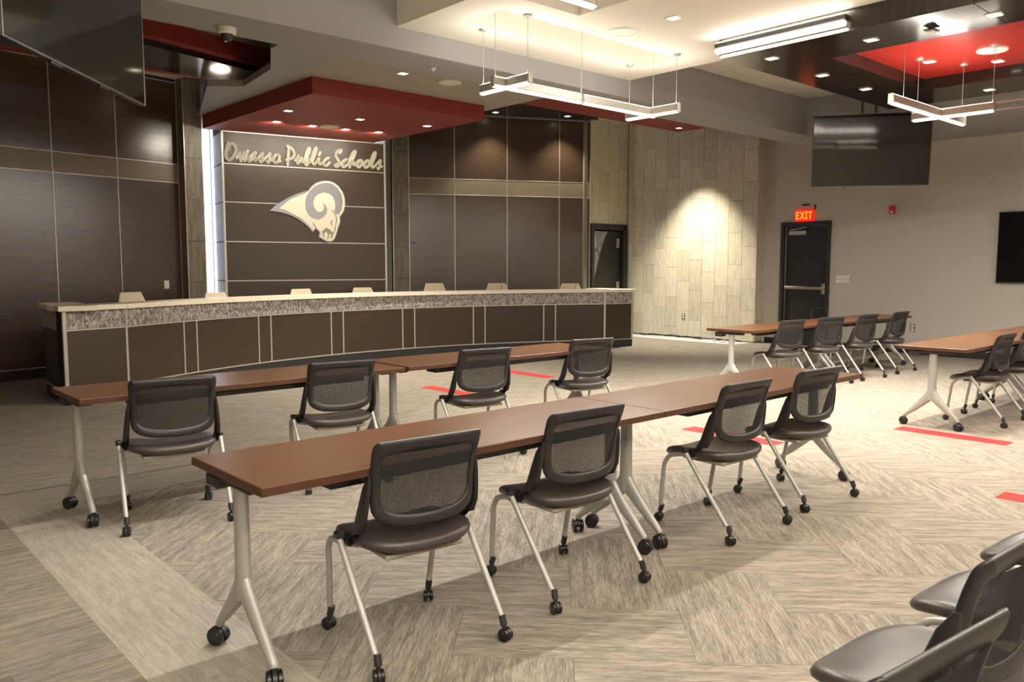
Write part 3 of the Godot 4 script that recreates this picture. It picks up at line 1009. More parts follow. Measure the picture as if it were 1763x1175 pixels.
func build_counter() -> void:
	var k := thing("dais_counter", "long curved dais counter with brown panels, mosaic band and pale stone top", "counter", Vector3(ARC_C.x, 0, ARC_C.y))
	var a0 := -33.3
	var a1 := 31.82
	var S := Vector2(sin(deg_to_rad(a0)), -cos(deg_to_rad(a0))) * ARC_R
	var E := Vector2(sin(deg_to_rad(a1)), -cos(deg_to_rad(a1))) * ARC_R
	var SL := Vector2(2.21, -9.47) - ARC_C          # outer corners and the backs of the returns
	var SB := Vector2(2.25, -10.5) - ARC_C
	var ER := Vector2(11.62, -9.62) - ARC_C
	var EB := Vector2(11.66, -10.5) - ARC_C
	var SI := SL + (SB - SL).normalized() * 0.03      # the returns start behind the front run
	var EI := ER + (EB - ER).normalized() * 0.03
	var TOP := 1.045
	var SLABY := 0.99
	var BAND := 0.785
	var BASE := 0.135
	var st := begin()
	# carcass behind the panels
	arc_box(st, a0, a1, ARC_R + 0.02, ARC_R + 0.2, 0.02, SLABY, 40)
	run_box(st, SL + Vector2(0.03, 0), S, 0.02, SLABY, 0.18, -0.02)
	run_box(st, E, ER - Vector2(0.03, 0), 0.02, SLABY, 0.18, -0.02)
	run_box(st, SB, SI + (SB - SL).normalized() * 0.1, 0.02, SLABY, 0.18, -0.02)
	run_box(st, EI + (EB - ER).normalized() * 0.1, EB, 0.02, SLABY, 0.18, -0.02)
	put(k, "carcass", st.commit(), M.seam)
	# plinth
	st = begin()
	arc_box(st, a0, a1, ARC_R - 0.002, ARC_R + 0.1, 0.0, BASE - 0.006, 40)
	run_box(st, SL, S, 0.0, BASE - 0.006, 0.1)
	run_box(st, E, ER, 0.0, BASE - 0.006, 0.1)
	run_box(st, SB, SI, 0.0, BASE - 0.006, 0.1)
	run_box(st, EI, EB, 0.0, BASE - 0.006, 0.1)
	put(k, "plinth", st.commit(), M.black_base)
	# panels
	var cuts := [a0, -26.29, -24.68, -16.69, -15.05, -6.9, -5.25, 3.04, 4.74, 13.09, 14.76, 23.15, 24.83, a1]
	for i in cuts.size() - 1:
		st = begin()
		arc_box(st, cuts[i] + 0.05, cuts[i + 1] - 0.05, ARC_R, ARC_R + 0.022, BASE + 0.006, BAND - 0.006, 6)
		put(k, "panel", st.commit(), M.laminate_counter)
	for run in [[SL, S], [E, ER], [SB, SI], [EI, EB]]:
		st = begin()
		run_box(st, run[0], run[1], BASE + 0.006, BAND - 0.006, 0.022)
		put(k, "panel", st.commit(), M.laminate_counter)
	# metal strips
	for i in cuts.size():
		var wide := 0.075 if (i > 0 and i < cuts.size() - 1) else 0.12
		st = begin()
		arc_box(st, cuts[i] - wide, cuts[i] + wide, ARC_R - 0.006, ARC_R + 0.02, BASE, BAND if wide < 0.1 else SLABY, 1)
		put(k, "trim_strip", st.commit(), M.trim_metal)
	for y in [BASE, BAND]:
		st = begin()
		arc_box(st, a0, a1, ARC_R - 0.006, ARC_R + 0.02, y - 0.008, y + 0.008, 40)
		for run in [[SL, S], [E, ER], [SB, SI], [EI, EB]]:
			run_box(st, run[0], run[1], y - 0.008, y + 0.008, 0.02, 0.006)
		put(k, "trim_strip", st.commit(), M.trim_metal)
	for q in [SL, ER]:
		put(k, "trim_strip", boxm(Vector3(0.04, SLABY - BASE, 0.04), 0.004), M.trim_metal, Vector3(q.x + (0.012 if q.x < 0 else -0.012), (SLABY + BASE) / 2, q.y - 0.012))
	# mosaic band: small stone pieces, each proud of the joint
	st = begin()
	var tones := [Color(0.22, 0.19, 0.16), Color(0.32, 0.28, 0.25), Color(0.41, 0.38, 0.35), Color(0.28, 0.25, 0.24), Color(0.48, 0.45, 0.41), Color(0.17, 0.14, 0.12), Color(0.37, 0.34, 0.32)]
	var bits := func(at: Callable, length: float) -> void:
		var u := 0.0
		while u < length:
			var w := rng.randf_range(0.016, 0.027)
			var y := BAND + 0.01
			while y < SLABY - 0.004:
				var h := minf(rng.randf_range(0.022, 0.042), SLABY - 0.002 - y)
				var c: Color = tones[rng.randi() % tones.size()] * rng.randf_range(0.85, 1.15)
				c.a = 1.0
				st.set_color(c)
				var xf: Transform3D = at.call(u + w / 2)
				cbox(st, Vector3(0, y + h / 2, rng.randf_range(-0.001, 0.001)), Vector3(w - 0.002, h - 0.002, 0.014), 0.0, xf)
				y += h
			u += w
	bits.call(func(u: float) -> Transform3D:
		var a := deg_to_rad(a0) + u / ARC_R
		return Transform3D(Basis(Vector3.UP, -a), Vector3(sin(a) * (ARC_R + 0.006), 0, -cos(a) * (ARC_R + 0.006))), deg_to_rad(a1 - a0) * ARC_R)
	for run in [[SL, S], [E, ER], [SB, SI], [EI, EB]]:
		var A: Vector2 = run[0]
		var d: Vector2 = (run[1] - A).normalized()
		var n := Vector2(-d.y, d.x)
		bits.call(func(u: float) -> Transform3D:
			var p := A + d * u - n * 0.006
			return Transform3D(Basis(Vector3(d.x, 0, d.y), Vector3.UP, Vector3(n.x, 0, n.y)), Vector3(p.x, 0, p.y)), (run[1] - A).length())
	var mo := put(k, "mosaic_band", st.commit(), M.mosaic)
	mo.set_meta("kind", "stuff")
	# stone top
	st = begin()
	arc_box(st, a0 - 0.2, a1 + 0.2, ARC_R - 0.05, ARC_R + 0.29, SLABY, TOP, 48)
	run_box(st, SL, S, SLABY, TOP, 0.29, 0.05, 0.004)
	run_box(st, E, ER, SLABY, TOP, 0.29, 0.05, 0.004)
	run_box(st, SB, SL + Vector2(0, 0.045), SLABY, TOP, 0.33, 0.05, 0.004)
	run_box(st, ER + Vector2(0, 0.045), EB, SLABY, TOP, 0.33, 0.05, 0.004)
	put(k, "stone_top", st.commit(), M.counter_stone)
	# lower work surface behind
	st = begin()
	arc_box(st, a0, a1, ARC_R + 0.2, ARC_R + 0.75, 0.72, 0.75, 40)
	put(k, "work_surface", st.commit(), M.laminate_counter)

# =====================================================================  lettering and emblem
# each: letter, brush width, strokes as x, y pairs in metres along the block
var LETTERS := [
	["O", 0.039, [[0.089, 3.312, 0.058, 3.234, 0.042, 3.163, 0.048, 3.099, 0.079, 3.063, 0.122, 3.079, 0.166, 3.134, 0.192, 3.201, 0.186, 3.260, 0.155, 3.301, 0.123, 3.304, 0.088, 3.269, 0.068, 3.219]]],
	["w", 0.031, [[0.202, 3.098, 0.253, 3.183, 0.254, 3.124, 0.257, 3.053, 0.295, 3.132, 0.318, 3.188, 0.313, 3.128, 0.317, 3.062, 0.349, 3.135, 0.370, 3.213]]],
	["a", 0.031, [[0.484, 3.199, 0.431, 3.163, 0.386, 3.105, 0.379, 3.061, 0.407, 3.074, 0.458, 3.143, 0.481, 3.183], [0.469, 3.138, 0.465, 3.088, 0.483, 3.073, 0.506, 3.097]]],
	["s", 0.031, [[0.506, 3.097, 0.557, 3.160, 0.594, 3.199, 0.590, 3.152, 0.583, 3.102, 0.565, 3.056, 0.549, 3.077]]],
	["s", 0.031, [[0.577, 3.068, 0.633, 3.122, 0.674, 3.168, 0.705, 3.201, 0.701, 3.148, 0.691, 3.098, 0.673, 3.058, 0.657, 3.079]]],
	["o", 0.031, [[0.688, 3.070, 0.733, 3.111, 0.780, 3.170, 0.814, 3.195, 0.845, 3.180, 0.846, 3.130, 0.822, 3.084, 0.783, 3.065, 0.755, 3.085, 0.762, 3.124, 0.797, 3.177], [0.822, 3.084, 0.856, 3.092]]],
	["P", 0.034, [[0.996, 3.328, 0.997, 3.282, 0.990, 3.213, 0.981, 3.121, 0.977, 3.047], [0.982, 3.331, 1.028, 3.312, 1.069, 3.273, 1.087, 3.219, 1.071, 3.172, 1.028, 3.142, 0.962, 3.119]]],
	["u", 0.030, [[1.094, 3.119, 1.128, 3.158, 1.150, 3.196, 1.137, 3.140, 1.126, 3.102, 1.135, 3.071, 1.164, 3.100, 1.194, 3.158, 1.206, 3.163, 1.202, 3.116, 1.216, 3.094, 1.240, 3.114]]],
	["b", 0.030, [[1.240, 3.110, 1.272, 3.232, 1.307, 3.313, 1.331, 3.334, 1.335, 3.297, 1.310, 3.226, 1.274, 3.149, 1.259, 3.092, 1.272, 3.056, 1.302, 3.081, 1.331, 3.125, 1.323, 3.157, 1.303, 3.132, 1.297, 3.104]]],
	["l", 0.030, [[1.336, 3.111, 1.366, 3.183, 1.397, 3.273, 1.428, 3.336, 1.442, 3.333, 1.431, 3.276, 1.400, 3.199, 1.375, 3.132, 1.383, 3.086, 1.412, 3.083, 1.452, 3.133]]],
	["i", 0.030, [[1.452, 3.133, 1.482, 3.172, 1.479, 3.125, 1.490, 3.088, 1.514, 3.090, 1.539, 3.115], [1.504, 3.272, 1.483, 3.228]]],
	["c", 0.033, [[1.634, 3.196, 1.594, 3.170, 1.559, 3.125, 1.558, 3.083, 1.587, 3.066, 1.622, 3.087, 1.652, 3.122]]],
	["S", 0.036, [[1.832, 3.292, 1.850, 3.330, 1.811, 3.325, 1.771, 3.283, 1.760, 3.240, 1.781, 3.189, 1.818, 3.139, 1.818, 3.102, 1.778, 3.068, 1.751, 3.071, 1.757, 3.093, 1.818, 3.118]]],
	["c", 0.033, [[1.851, 3.120, 1.902, 3.170, 1.944, 3.194, 1.896, 3.149, 1.870, 3.105, 1.875, 3.068, 1.906, 3.070, 1.963, 3.116]]],
	["h", 0.032, [[1.968, 3.101, 2.003, 3.203, 2.044, 3.291, 2.085, 3.336, 2.093, 3.316, 2.060, 3.228, 2.014, 3.151, 1.992, 3.070], [2.002, 3.103, 2.031, 3.152, 2.053, 3.164, 2.055, 3.122, 2.075, 3.107, 2.109, 3.147]]],
	["o", 0.032, [[2.109, 3.136, 2.144, 3.181, 2.178, 3.196, 2.204, 3.174, 2.194, 3.120, 2.154, 3.080, 2.125, 3.094, 2.132, 3.137, 2.167, 3.188]]],
	["o", 0.032, [[2.211, 3.116, 2.258, 3.172, 2.304, 3.199, 2.333, 3.182, 2.326, 3.128, 2.279, 3.082, 2.245, 3.096, 2.257, 3.145, 2.293, 3.190]]],
	["l", 0.032, [[2.332, 3.123, 2.368, 3.206, 2.398, 3.289, 2.433, 3.339, 2.442, 3.318, 2.420, 3.242, 2.384, 3.164, 2.372, 3.115, 2.395, 3.089, 2.436, 3.124]]],
	["s", 0.029, [[2.436, 3.119, 2.483, 3.170, 2.524, 3.216, 2.533, 3.206, 2.523, 3.151, 2.511, 3.102, 2.493, 3.068, 2.482, 3.089], [2.511, 3.096, 2.552, 3.115]]],
]
var LOGO_PLATE := [0.682, 2.320, 0.757, 2.395, 0.831, 2.448, 0.970, 2.535, 1.111, 2.600, 1.224, 2.642, 1.300, 2.664, 1.339, 2.721, 1.417, 2.785, 1.513, 2.822, 1.619, 2.835, 1.716, 2.814, 1.803, 2.753, 1.870, 2.662, 1.903, 2.560, 1.905, 2.457, 1.884, 2.361, 1.843, 2.294, 1.812, 2.255, 1.816, 2.208, 1.810, 2.151, 1.785, 2.104, 1.758, 2.009, 1.727, 1.923, 1.697, 1.875, 1.647, 1.851, 1.579, 1.855, 1.531, 1.877, 1.445, 1.923, 1.461, 1.993, 1.433, 2.030, 1.400, 2.057, 1.371, 2.019, 1.351, 2.000, 1.305, 2.055, 1.231, 2.127, 1.120, 2.207, 1.010, 2.258, 0.918, 2.287, 0.809, 2.307]
var LOGO_FACE := [0.824, 2.361, 0.988, 2.499, 1.110, 2.559, 1.252, 2.616, 1.314, 2.663, 1.358, 2.726, 1.436, 2.783, 1.522, 2.813, 1.619, 2.824, 1.711, 2.803, 1.793, 2.743, 1.858, 2.654, 1.890, 2.555, 1.892, 2.456, 1.870, 2.366, 1.831, 2.303, 1.798, 2.262, 1.804, 2.208, 1.797, 2.156, 1.773, 2.105, 1.747, 2.013, 1.715, 1.929, 1.687, 1.886, 1.645, 1.864, 1.584, 1.867, 1.539, 1.889, 1.465, 1.928, 1.478, 1.998, 1.446, 2.039, 1.401, 2.074, 1.357, 2.033, 1.287, 2.110, 1.176, 2.208, 1.047, 2.278, 0.919, 2.338]
var LOGO_HORN := [1.501, 2.492, 1.563, 2.444, 1.595, 2.380, 1.579, 2.304, 1.529, 2.247, 1.452, 2.207, 1.366, 2.223, 1.291, 2.276, 1.246, 2.358, 1.239, 2.459, 1.260, 2.570, 1.319, 2.656, 1.396, 2.733, 1.493, 2.779, 1.590, 2.798, 1.686, 2.785, 1.782, 2.715, 1.839, 2.614, 1.857, 2.502, 1.835, 2.379, 1.784, 2.302, 1.745, 2.310, 1.716, 2.346, 1.732, 2.413, 1.729, 2.506, 1.692, 2.589, 1.625, 2.637, 1.538, 2.647, 1.451, 2.615, 1.392, 2.557, 1.367, 2.473, 1.379, 2.400, 1.426, 2.336, 1.483, 2.324, 1.532, 2.359, 1.548, 2.415, 1.534, 2.461]
var LOGO_MUZZLE := [1.505, 2.022, 1.574, 2.080, 1.632, 2.053, 1.689, 1.998, 1.668, 1.922, 1.638, 1.903, 1.654, 1.959, 1.631, 1.996, 1.599, 1.893, 1.580, 1.887, 1.601, 1.958, 1.582, 2.005, 1.553, 2.014, 1.533, 1.966, 1.546, 1.920, 1.518, 1.947]
var LOGO_LINES := [[1.677, 2.364, 1.725, 2.300, 1.748, 2.225, 1.737, 2.150, 1.720, 2.055, 1.694, 1.988], [1.679, 2.200, 1.658, 2.157, 1.672, 2.124], [1.364, 2.149, 1.382, 2.103, 1.410, 2.066]]


func build_sign() -> void:
	var at := Vector3(5.137, 0, -12.242)
	var turn := deg_to_rad(-11.0)
	var s := thing("wall_lettering", "white brush script school name lettering high on the dark centre block", "lettering", at, turn)
	for g in LETTERS:
		var st := begin()
		for line in g[2]:
			stroke(st, line, g[1] * 1.2, 0.01, 0.034)
		put(s, "letter_" + ("capital_" if g[0] == g[0].to_upper() else "") + g[0].to_lower(), st.commit(), M.letter_white)
	var e := thing("wall_emblem", "white and silver ram head emblem on the dark centre block", "emblem", at, turn)
	var st2 := begin()
	prism(st2, outline(LOGO_PLATE), 0.012, 0.03)
	put(e, "silver_plate", st2.commit(), M.brushed)
	st2 = begin()
	prism(st2, outline(LOGO_FACE), 0.03, 0.038)
	put(e, "white_face", st2.commit(), M.letter_white)
	st2 = begin()
	prism(st2, outline(LOGO_HORN), 0.038, 0.046)
	put(e, "silver_horn", st2.commit(), M.brushed)
	st2 = begin()
	prism(st2, outline(LOGO_MUZZLE), 0.038, 0.041)
	put(e, "grey_muzzle", st2.commit(), M.emblem_grey)
	for l in LOGO_LINES:
		st2 = begin()
		stroke(st2, l, 0.013, 0.038, 0.041)
		put(e, "grey_line", st2.commit(), M.emblem_grey)

# =====================================================================  lamps
const WARM := Color(1.0, 0.97, 0.925)

# bar of a pendant from a to b (horizontal), glowing below and, more softly, above
func pendant_bar(t: Node3D, a: Vector3, b: Vector3, down: float, up: float) -> void:
	var d := (b - a)
	var along_x := absf(d.x) > absf(d.z)
	var len := d.length()
	var c := (a + b) * 0.5
	var turn := 0.0 if along_x else PI / 2
	var body := put(t, "bar", boxat(Vector3(0, 0.055, 0), Vector3(len, 0.075, 0.05), 0.008), M.fixture_body, c, turn)
	var st := begin()
	tube(st, [Vector3(-len / 2 + 0.01, 0.014, 0), Vector3(len / 2 - 0.01, 0.014, 0)], 0.021, 10)
	put(body, "lamp_diffuser", st.commit(), M.glow_pendant)
	put(body, "uplight_lens", boxat(Vector3(0, 0.094, 0), Vector3(len - 0.04, 0.006, 0.036), 0.001), M.glow_pendant)
	for s in [-1, 1]:
		put(body, "end_cap", boxat(Vector3(s * (len / 2 + 0.004), 0.05, 0), Vector3(0.012, 0.1, 0.056), 0.004), M.fixture_body)
	var sz := Vector2(len - 0.03, 0.04) if along_x else Vector2(0.04, len - 0.03)
	area_light(t, "downlight", c + Vector3(0, -0.012, 0), Vector3.DOWN, sz, WARM, down * len)
	area_light(t, "uplight", c + Vector3(0, 0.1, 0), Vector3.UP, sz, WARM, up * len)

func wires(t: Node3D, pts: Array, y1: float) -> void:
	for p in pts:
		var st := begin()
		tube(st, [p + Vector3(0, 0.09, 0), Vector3(p.x, (y1 if p.y < 1.0 else y1), p.z)], 0.0028, 6)
		put(t, "cable", st.commit(), M.cable)
		st = begin()
		lathe(st, [0.0, -0.02, 0.035, -0.016, 0.045, 0.0], 16, Transform3D(Basis.IDENTITY, Vector3(p.x, y1, p.z)))
		put(t, "ceiling_cup", st.commit(), M.fixture_body)

const PEND_DOWN := 3.5
const PEND_UP := 0.4

func build_pendants() -> void:
	# over the front of the hall, in front of the bulkhead slot
	var t := thing("pendant_lamp", "linear pendant lamp with short bars crossing both ends below white bulkhead", "pendant lamp", Vector3(6.18, 3.1, -5.82), 0.0, "linear pendant lamps")
	pendant_bar(t, Vector3(-1.18, 0, 0), Vector3(-0.01, 0, 0), PEND_DOWN, PEND_UP)
	pendant_bar(t, Vector3(0.01, 0, 0), Vector3(1.18, 0, 0), PEND_DOWN, PEND_UP)
	pendant_bar(t, Vector3(-1.015, 0.001, -0.36), Vector3(-1.015, 0.001, 0.32), PEND_DOWN, PEND_UP)
	pendant_bar(t, Vector3(1.105, 0.001, -0.33), Vector3(1.105, 0.001, 0.38), PEND_DOWN, PEND_UP)
	wires(t, [Vector3(-1.015, 0, -0.33), Vector3(-1.015, 0, 0.29), Vector3(1.105, 0, -0.3), Vector3(1.105, 0, 0.35)], 0.61)
	wires(t, [Vector3(-1.15, 0, 0), Vector3(0, 0, 0), Vector3(1.15, 0, 0)], 0.97)
	# its neighbour, nearer the entrance; only one end shows
	t = thing("pendant_lamp", "straight linear pendant lamp hanging before the white bulkhead corner", "pendant lamp", Vector3(2.8, 3.1, -3.66), 0.0, "linear pendant lamps")
	pendant_bar(t, Vector3(-1.2, 0, 0), Vector3(1.2, 0, 0), PEND_DOWN, PEND_UP)
	wires(t, [Vector3(-1.1, 0, 0), Vector3(1.1, 0, 0)], 0.975)
	# unseen pendants added out of frame to brighten the near tables and side walls
	for p in [Vector3(6.2, 3.1, -1.2), Vector3(2.2, 3.1, 0.9), Vector3(10.4, 3.0, 0.6), Vector3(-0.7, 3.1, 1.2)]:
		t = thing("pendant_lamp", "unseen straight pendant lamp added to light the rear rows of the hall", "pendant lamp", p, 0.0, "unseen pendant lamps added over the rear rows")
		pendant_bar(t, Vector3(-1.2, 0, 0), Vector3(1.2, 0, 0), PEND_DOWN * (1.2 if p.x > 9.0 or p.x < 0.0 else 0.5), PEND_UP * 16.0)
		wires(t, [Vector3(-1.1, 0, 0), Vector3(1.1, 0, 0)], 0.52 if p.x > 9.0 else (0.61 if p.x > 5.6 else 0.975))
	# cross-shaped pendant under the red tray
	t = thing("pendant_lamp", "cross shaped linear pendant lamp hanging below the red tray", "pendant lamp", Vector3(9.17, 3.0, -3.5), 0.0, "linear pendant lamps")
	pendant_bar(t, Vector3(-1.17, 0, 0), Vector3(0.66, 0, 0), PEND_DOWN * 1.1, PEND_UP * 0.8)
	pendant_bar(t, Vector3(0, 0.001, -0.27), Vector3(0, 0.001, 0.52), PEND_DOWN * 1.1, PEND_UP * 0.8)
	for y in [0.02, 0.09]:
		var st := begin()
		tube(st, [Vector3(0, y, 0.53), Vector3(0, y, 2.3)], 0.012, 8)
		put(t, "open_rail", st.commit(), M.fixture_body)
	wires(t, [Vector3(-0.9, 0, 0), Vector3(0.6, 0, 0), Vector3(0, 0, -0.23), Vector3(0, 0, 0.5)], 0.65)
	# light bar along the edge of the black cloud
	t = thing("wall_light_bar", "straight light bar along the edge of the black ceiling cloud", "light bar", Vector3(7.1, 3.57, -4.2))
	var body := put(t, "bar", boxat(Vector3(0.015, 0.072, 0), Vector3(0.06, 0.04, 1.34), 0.006), M.tv_frame)
	put(body, "lamp_diffuser", boxat(Vector3(0.012, 0.018, 0), Vector3(0.06, 0.05, 1.33), 0.012), M.glow_pendant)
	put(body, "uplight_lens", boxat(Vector3(0.0, 0.094, 0), Vector3(0.03, 0.006, 1.3), 0.001), M.glow_pendant)
	area_light(t, "downlight", Vector3(0.012, -0.016, 0), Vector3.DOWN, Vector2(0.04, 1.3), WARM, PEND_DOWN * 1.3)
	area_light(t, "uplight", Vector3(-0.02, 0.1, 0), Vector3(-0.5, 1, 0), Vector2(0.03, 1.3), WARM, PEND_UP * 2.6)

func downlight(label: String, group: String, at: Vector3, e: float, angle := 38.0, aim := Vector3.DOWN) -> void:
	var t := thing("recessed_downlight", label, "downlight", at, 0.0, group)
	var st := begin()
	for s in [[-0.052, 0.0, 0.008, 0.112], [0.052, 0.0, 0.008, 0.112], [0.0, -0.052, 0.112, 0.008], [0.0, 0.052, 0.112, 0.008]]:
		cbox(st, Vector3(s[0], -0.004, s[1]), Vector3(s[2], 0.01, s[3]), 0.001)
	put(t, "trim_ring", st.commit(), M.white_plastic)
	put(t, "lamp_lens", boxat(Vector3(0, -0.002, 0), Vector3(0.1, 0.008, 0.1), 0.001), M.glow_down)
	spot_light(t, Vector3(0, -0.03, 0), aim, angle, Color(1.0, 0.96, 0.88), e * 1.8)

func build_downlights() -> void:
	for p in [[5.15, -10.12], [6.19, -10.04], [7.2, -9.85]]:
		downlight("square recessed downlight in the outer row of the red canopy", "downlights in the red canopy front", Vector3(p[0], 3.499, p[1]), 3.0, 45.0)
	for p in [[5.41, -10.98], [5.95, -10.95], [6.47, -10.89], [6.98, -10.79]]:
		downlight("square recessed downlight in the row washing the lettered wall", "downlights in the red canopy by the wall", Vector3(p[0], 3.499, p[1]), 0.4, 75.0, Vector3(0.17, -0.42, -0.88))
	for p in [[7.49, -4.47], [7.56, -3.51], [8.55, -4.49], [9.58, -4.49], [10.62, -4.51], [10.69, -3.54], [7.57, -2.5]]:
		downlight("square recessed downlight in the glossy black ceiling cloud", "downlights in the black cloud", Vector3(p[0], 3.519, p[1]), 2.2, 55.0)
	for p in [[9.35, -3.7], [9.88, -3.2]]:
		downlight("square recessed downlight in the red tray", "downlights in the red tray", Vector3(p[0], 3.649, p[1]), 1.2)
	downlight("square recessed downlight in the white bulkhead", "", Vector3(6.21, 3.709, -4.71), 2.2)
	downlight("recessed downlight in the taupe ceiling field by the canopy", "", Vector3(5.58, 3.699, -8.1), 4.0, 50.0)
	downlight("recessed downlight in the left wing ceiling cloud", "", Vector3(4.58, 3.929, -10.9), 3.0, 50.0)
	for p in [[10.5, -12.14], [11.82, -11.5]]:
		downlight("recessed downlight close above the right panelled wing", "downlights over the right wing", Vector3(p[0], 4.409, p[1]), 2.0, 50.0)
	downlight("recessed downlight in the red tier before the stone wall", "", Vector3(12.95, 4.079, -9.65), 14.0, 40.0)
	# loose fitting in the joint of the black cloud
	var t := thing("unlit_downlight", "dark downlight trim hanging loose at the joint of the black cloud", "downlight", Vector3(7.6, 3.52, -3.0))
	put(t, "trim_ring", boxat(Vector3(0, -0.02, 0), Vector3(0.13, 0.012, 0.09), 0.003), M.pole_dark)
	put(t, "lens", boxat(Vector3(-0.01, -0.035, 0), Vector3(0.08, 0.018, 0.06), 0.004), M.white_plastic)

func build_led_strips() -> void:
	# vertical strips behind both sides of the centre block, washing the recess
	var at := Vector3(5.137, 0, -12.242)
	var turn := deg_to_rad(-11.0)
	for s in [[-0.02, -1.0, "left"], [2.63, 1.0, "right"]]:
		var t := thing("led_strip", "vertical cool white light strip behind the %s edge of centre block" % s[2], "light strip", at, turn, "light strips behind the centre block")
		put(t, "lamp_strip", boxat(Vector3(s[0], 1.85, -0.66), Vector3(0.03, 3.68, 0.03), 0.003), M.glow_strip)
		put(t, "channel", boxat(Vector3(s[0] - s[1] * 0.018, 1.85, -0.66), Vector3(0.006, 3.68, 0.04), 0.001), M.white_plastic)
		area_light(t, "wash", Vector3(s[0] + s[1] * 0.018, 1.85, -0.66), Vector3(s[1], 0, -0.5), Vector2(3.6, 0.03), Color(0.9, 0.94, 1.0), 2.2)

# =====================================================================  televisions
func television(t: Node3D, w: float, h: float) -> void:
	put(t, "cabinet", boxat(Vector3(0, 0, -0.035), Vector3(w, h, 0.045), 0.006), M.tv_frame)
	put(t, "screen", boxat(Vector3(0, 0.004, -0.0105), Vector3(w - 0.02, h - 0.028, 0.006), 0.001), M.tv_screen)
	var st := begin()
	for s in [-1.0, 1.0]:
		cbox(st, Vector3(s * (w / 2 - 0.004), 0, -0.012), Vector3(0.008, h, 0.016), 0.002)
		cbox(st, Vector3(0, s * (h / 2 - 0.004), -0.012), Vector3(w - 0.018, 0.008, 0.016), 0.002)
	put(t, "bezel", st.commit(), M.tv_edge)
	put(t, "rear_housing", boxat(Vector3(0, -0.08, -0.085), Vector3(w * 0.55, h * 0.55, 0.05), 0.01), M.tv_frame)

func build_televisions() -> void:
	var H := 1.0
	var W := 1.78
	# right: hangs from the ceiling beside the corner of the two beams
	var t := thing("hanging_television", "large black television on ceiling poles before the grey side wall", "television", Vector3(11.5, 3.075, -5.28), deg_to_rad(-55.5))
	t.rotation.x = deg_to_rad(5.0)
	television(t, 1.55, 1.0)
	for x in [-0.12, 0.06]:
		var st := begin()
		tube(st, [Vector3(x, -0.2, -0.12), Vector3(x, 0.99, -0.12)], 0.02, 10)
		put(t, "ceiling_pole", st.commit(), M.pole_dark)
	put(t, "wall_mount", boxat(Vector3(-0.03, 0, -0.115), Vector3(0.5, 0.3, 0.03), 0.004), M.pole_dark)
	put(t, "sensor", boxat(Vector3(-0.32, -0.507, -0.02), Vector3(0.05, 0.014, 0.02), 0.003), M.tv_frame)
	# left: close by, seen along its screen
	t = thing("hanging_television", "large black television hanging near the left wing, seen sharply from the side", "television", Vector3(1.46, 3.08, -5.39), deg_to_rad(51.2))
	television(t, W, H)
	for x in [-0.3, 0.3]:
		var st := begin()
		tube(st, [Vector3(x, -0.2, -0.12), Vector3(x, 0.99, -0.12)], 0.02, 10)
		put(t, "ceiling_pole", st.commit(), M.pole_dark)
	put(t, "wall_mount", boxat(Vector3(0, 0, -0.115), Vector3(0.7, 0.3, 0.03), 0.004), M.pole_dark)
	for x in [-0.35, 0.25]:
		put(t, "sensor", boxat(Vector3(x, -H / 2 - 0.008, -0.02), Vector3(0.12, 0.016, 0.025), 0.003), M.tv_frame)
	# wall-mounted set on the right-hand wall
	t = thing("wall_television", "black television mounted flat on the grey side wall", "television", Vector3(14.03, 1.745, -3.47), deg_to_rad(-90.0))
	television(t, 1.9, 1.09)
	put(t, "wall_mount", boxat(Vector3(0, 0, -0.1), Vector3(0.7, 0.4, 0.07), 0.004), M.pole_dark)

# =====================================================================  tables
# caster with twin wheels; local origin at the floor under its stem
func caster(parent: Node3D, at: Vector3, turn: float, r: float, stem_y: float) -> void:
	var st := begin()
	var wd := r * 0.55
	lathe(st, [0.0, stem_y, r * 0.34, stem_y - 0.002, r * 0.34, 1.75 * r, r * 0.5, 1.6 * r, 0.0, 1.4 * r], 12)
	# hood over the wheels
	var hood := []
	for s in [-1.0, 1.0]:
		var sec := []
		for k in 9:
			var a := PI * (0.02 + 0.8 * k / 8.0)
			sec.append(Vector3(s * wd * 0.42, r + cos(a) * -r * 1.04, sin(a) * r * 1.04))
		sec = []
		for k in 10:
			var a := deg_to_rad(-20 + 200.0 * k / 9.0)
			sec.append(Vector3(s * wd * 0.4, r + sin(a) * r * 1.06, cos(a) * r * 1.06 + r * 0.25))
		hood.append(sec)
	skin(st, hood, true)
	var o := put(parent, "caster", st.commit(), M.black_plastic, at, turn)
	for s in [-1.0, 1.0]:
		var w := begin()
		var xf := Transform3D(Basis(Vector3(0, 0, 1), PI / 2), Vector3(s * wd * 0.95, r, r * 0.25))
		lathe(w, [0.0, -wd * 0.5, r * 0.5, -wd * 0.5, r * 0.55, -wd * 0.42, r * 0.86, -wd * 0.46, r, -wd * 0.3, r, wd * 0.3, r * 0.86, wd * 0.46, r * 0.55, wd * 0.42, r * 0.5, wd * 0.5, 0.0, wd * 0.5], 18, xf)
		put(o, "wheel", w.commit(), M.caster_black)

func ellipse(c: Vector3, ax: Vector3, ay: Vector3, n := 14) -> Array:
	var s := []
	for k in n:
		var a := TAU * k / n
		s.append(c + ax * cos(a) + ay * sin(a))
	return s

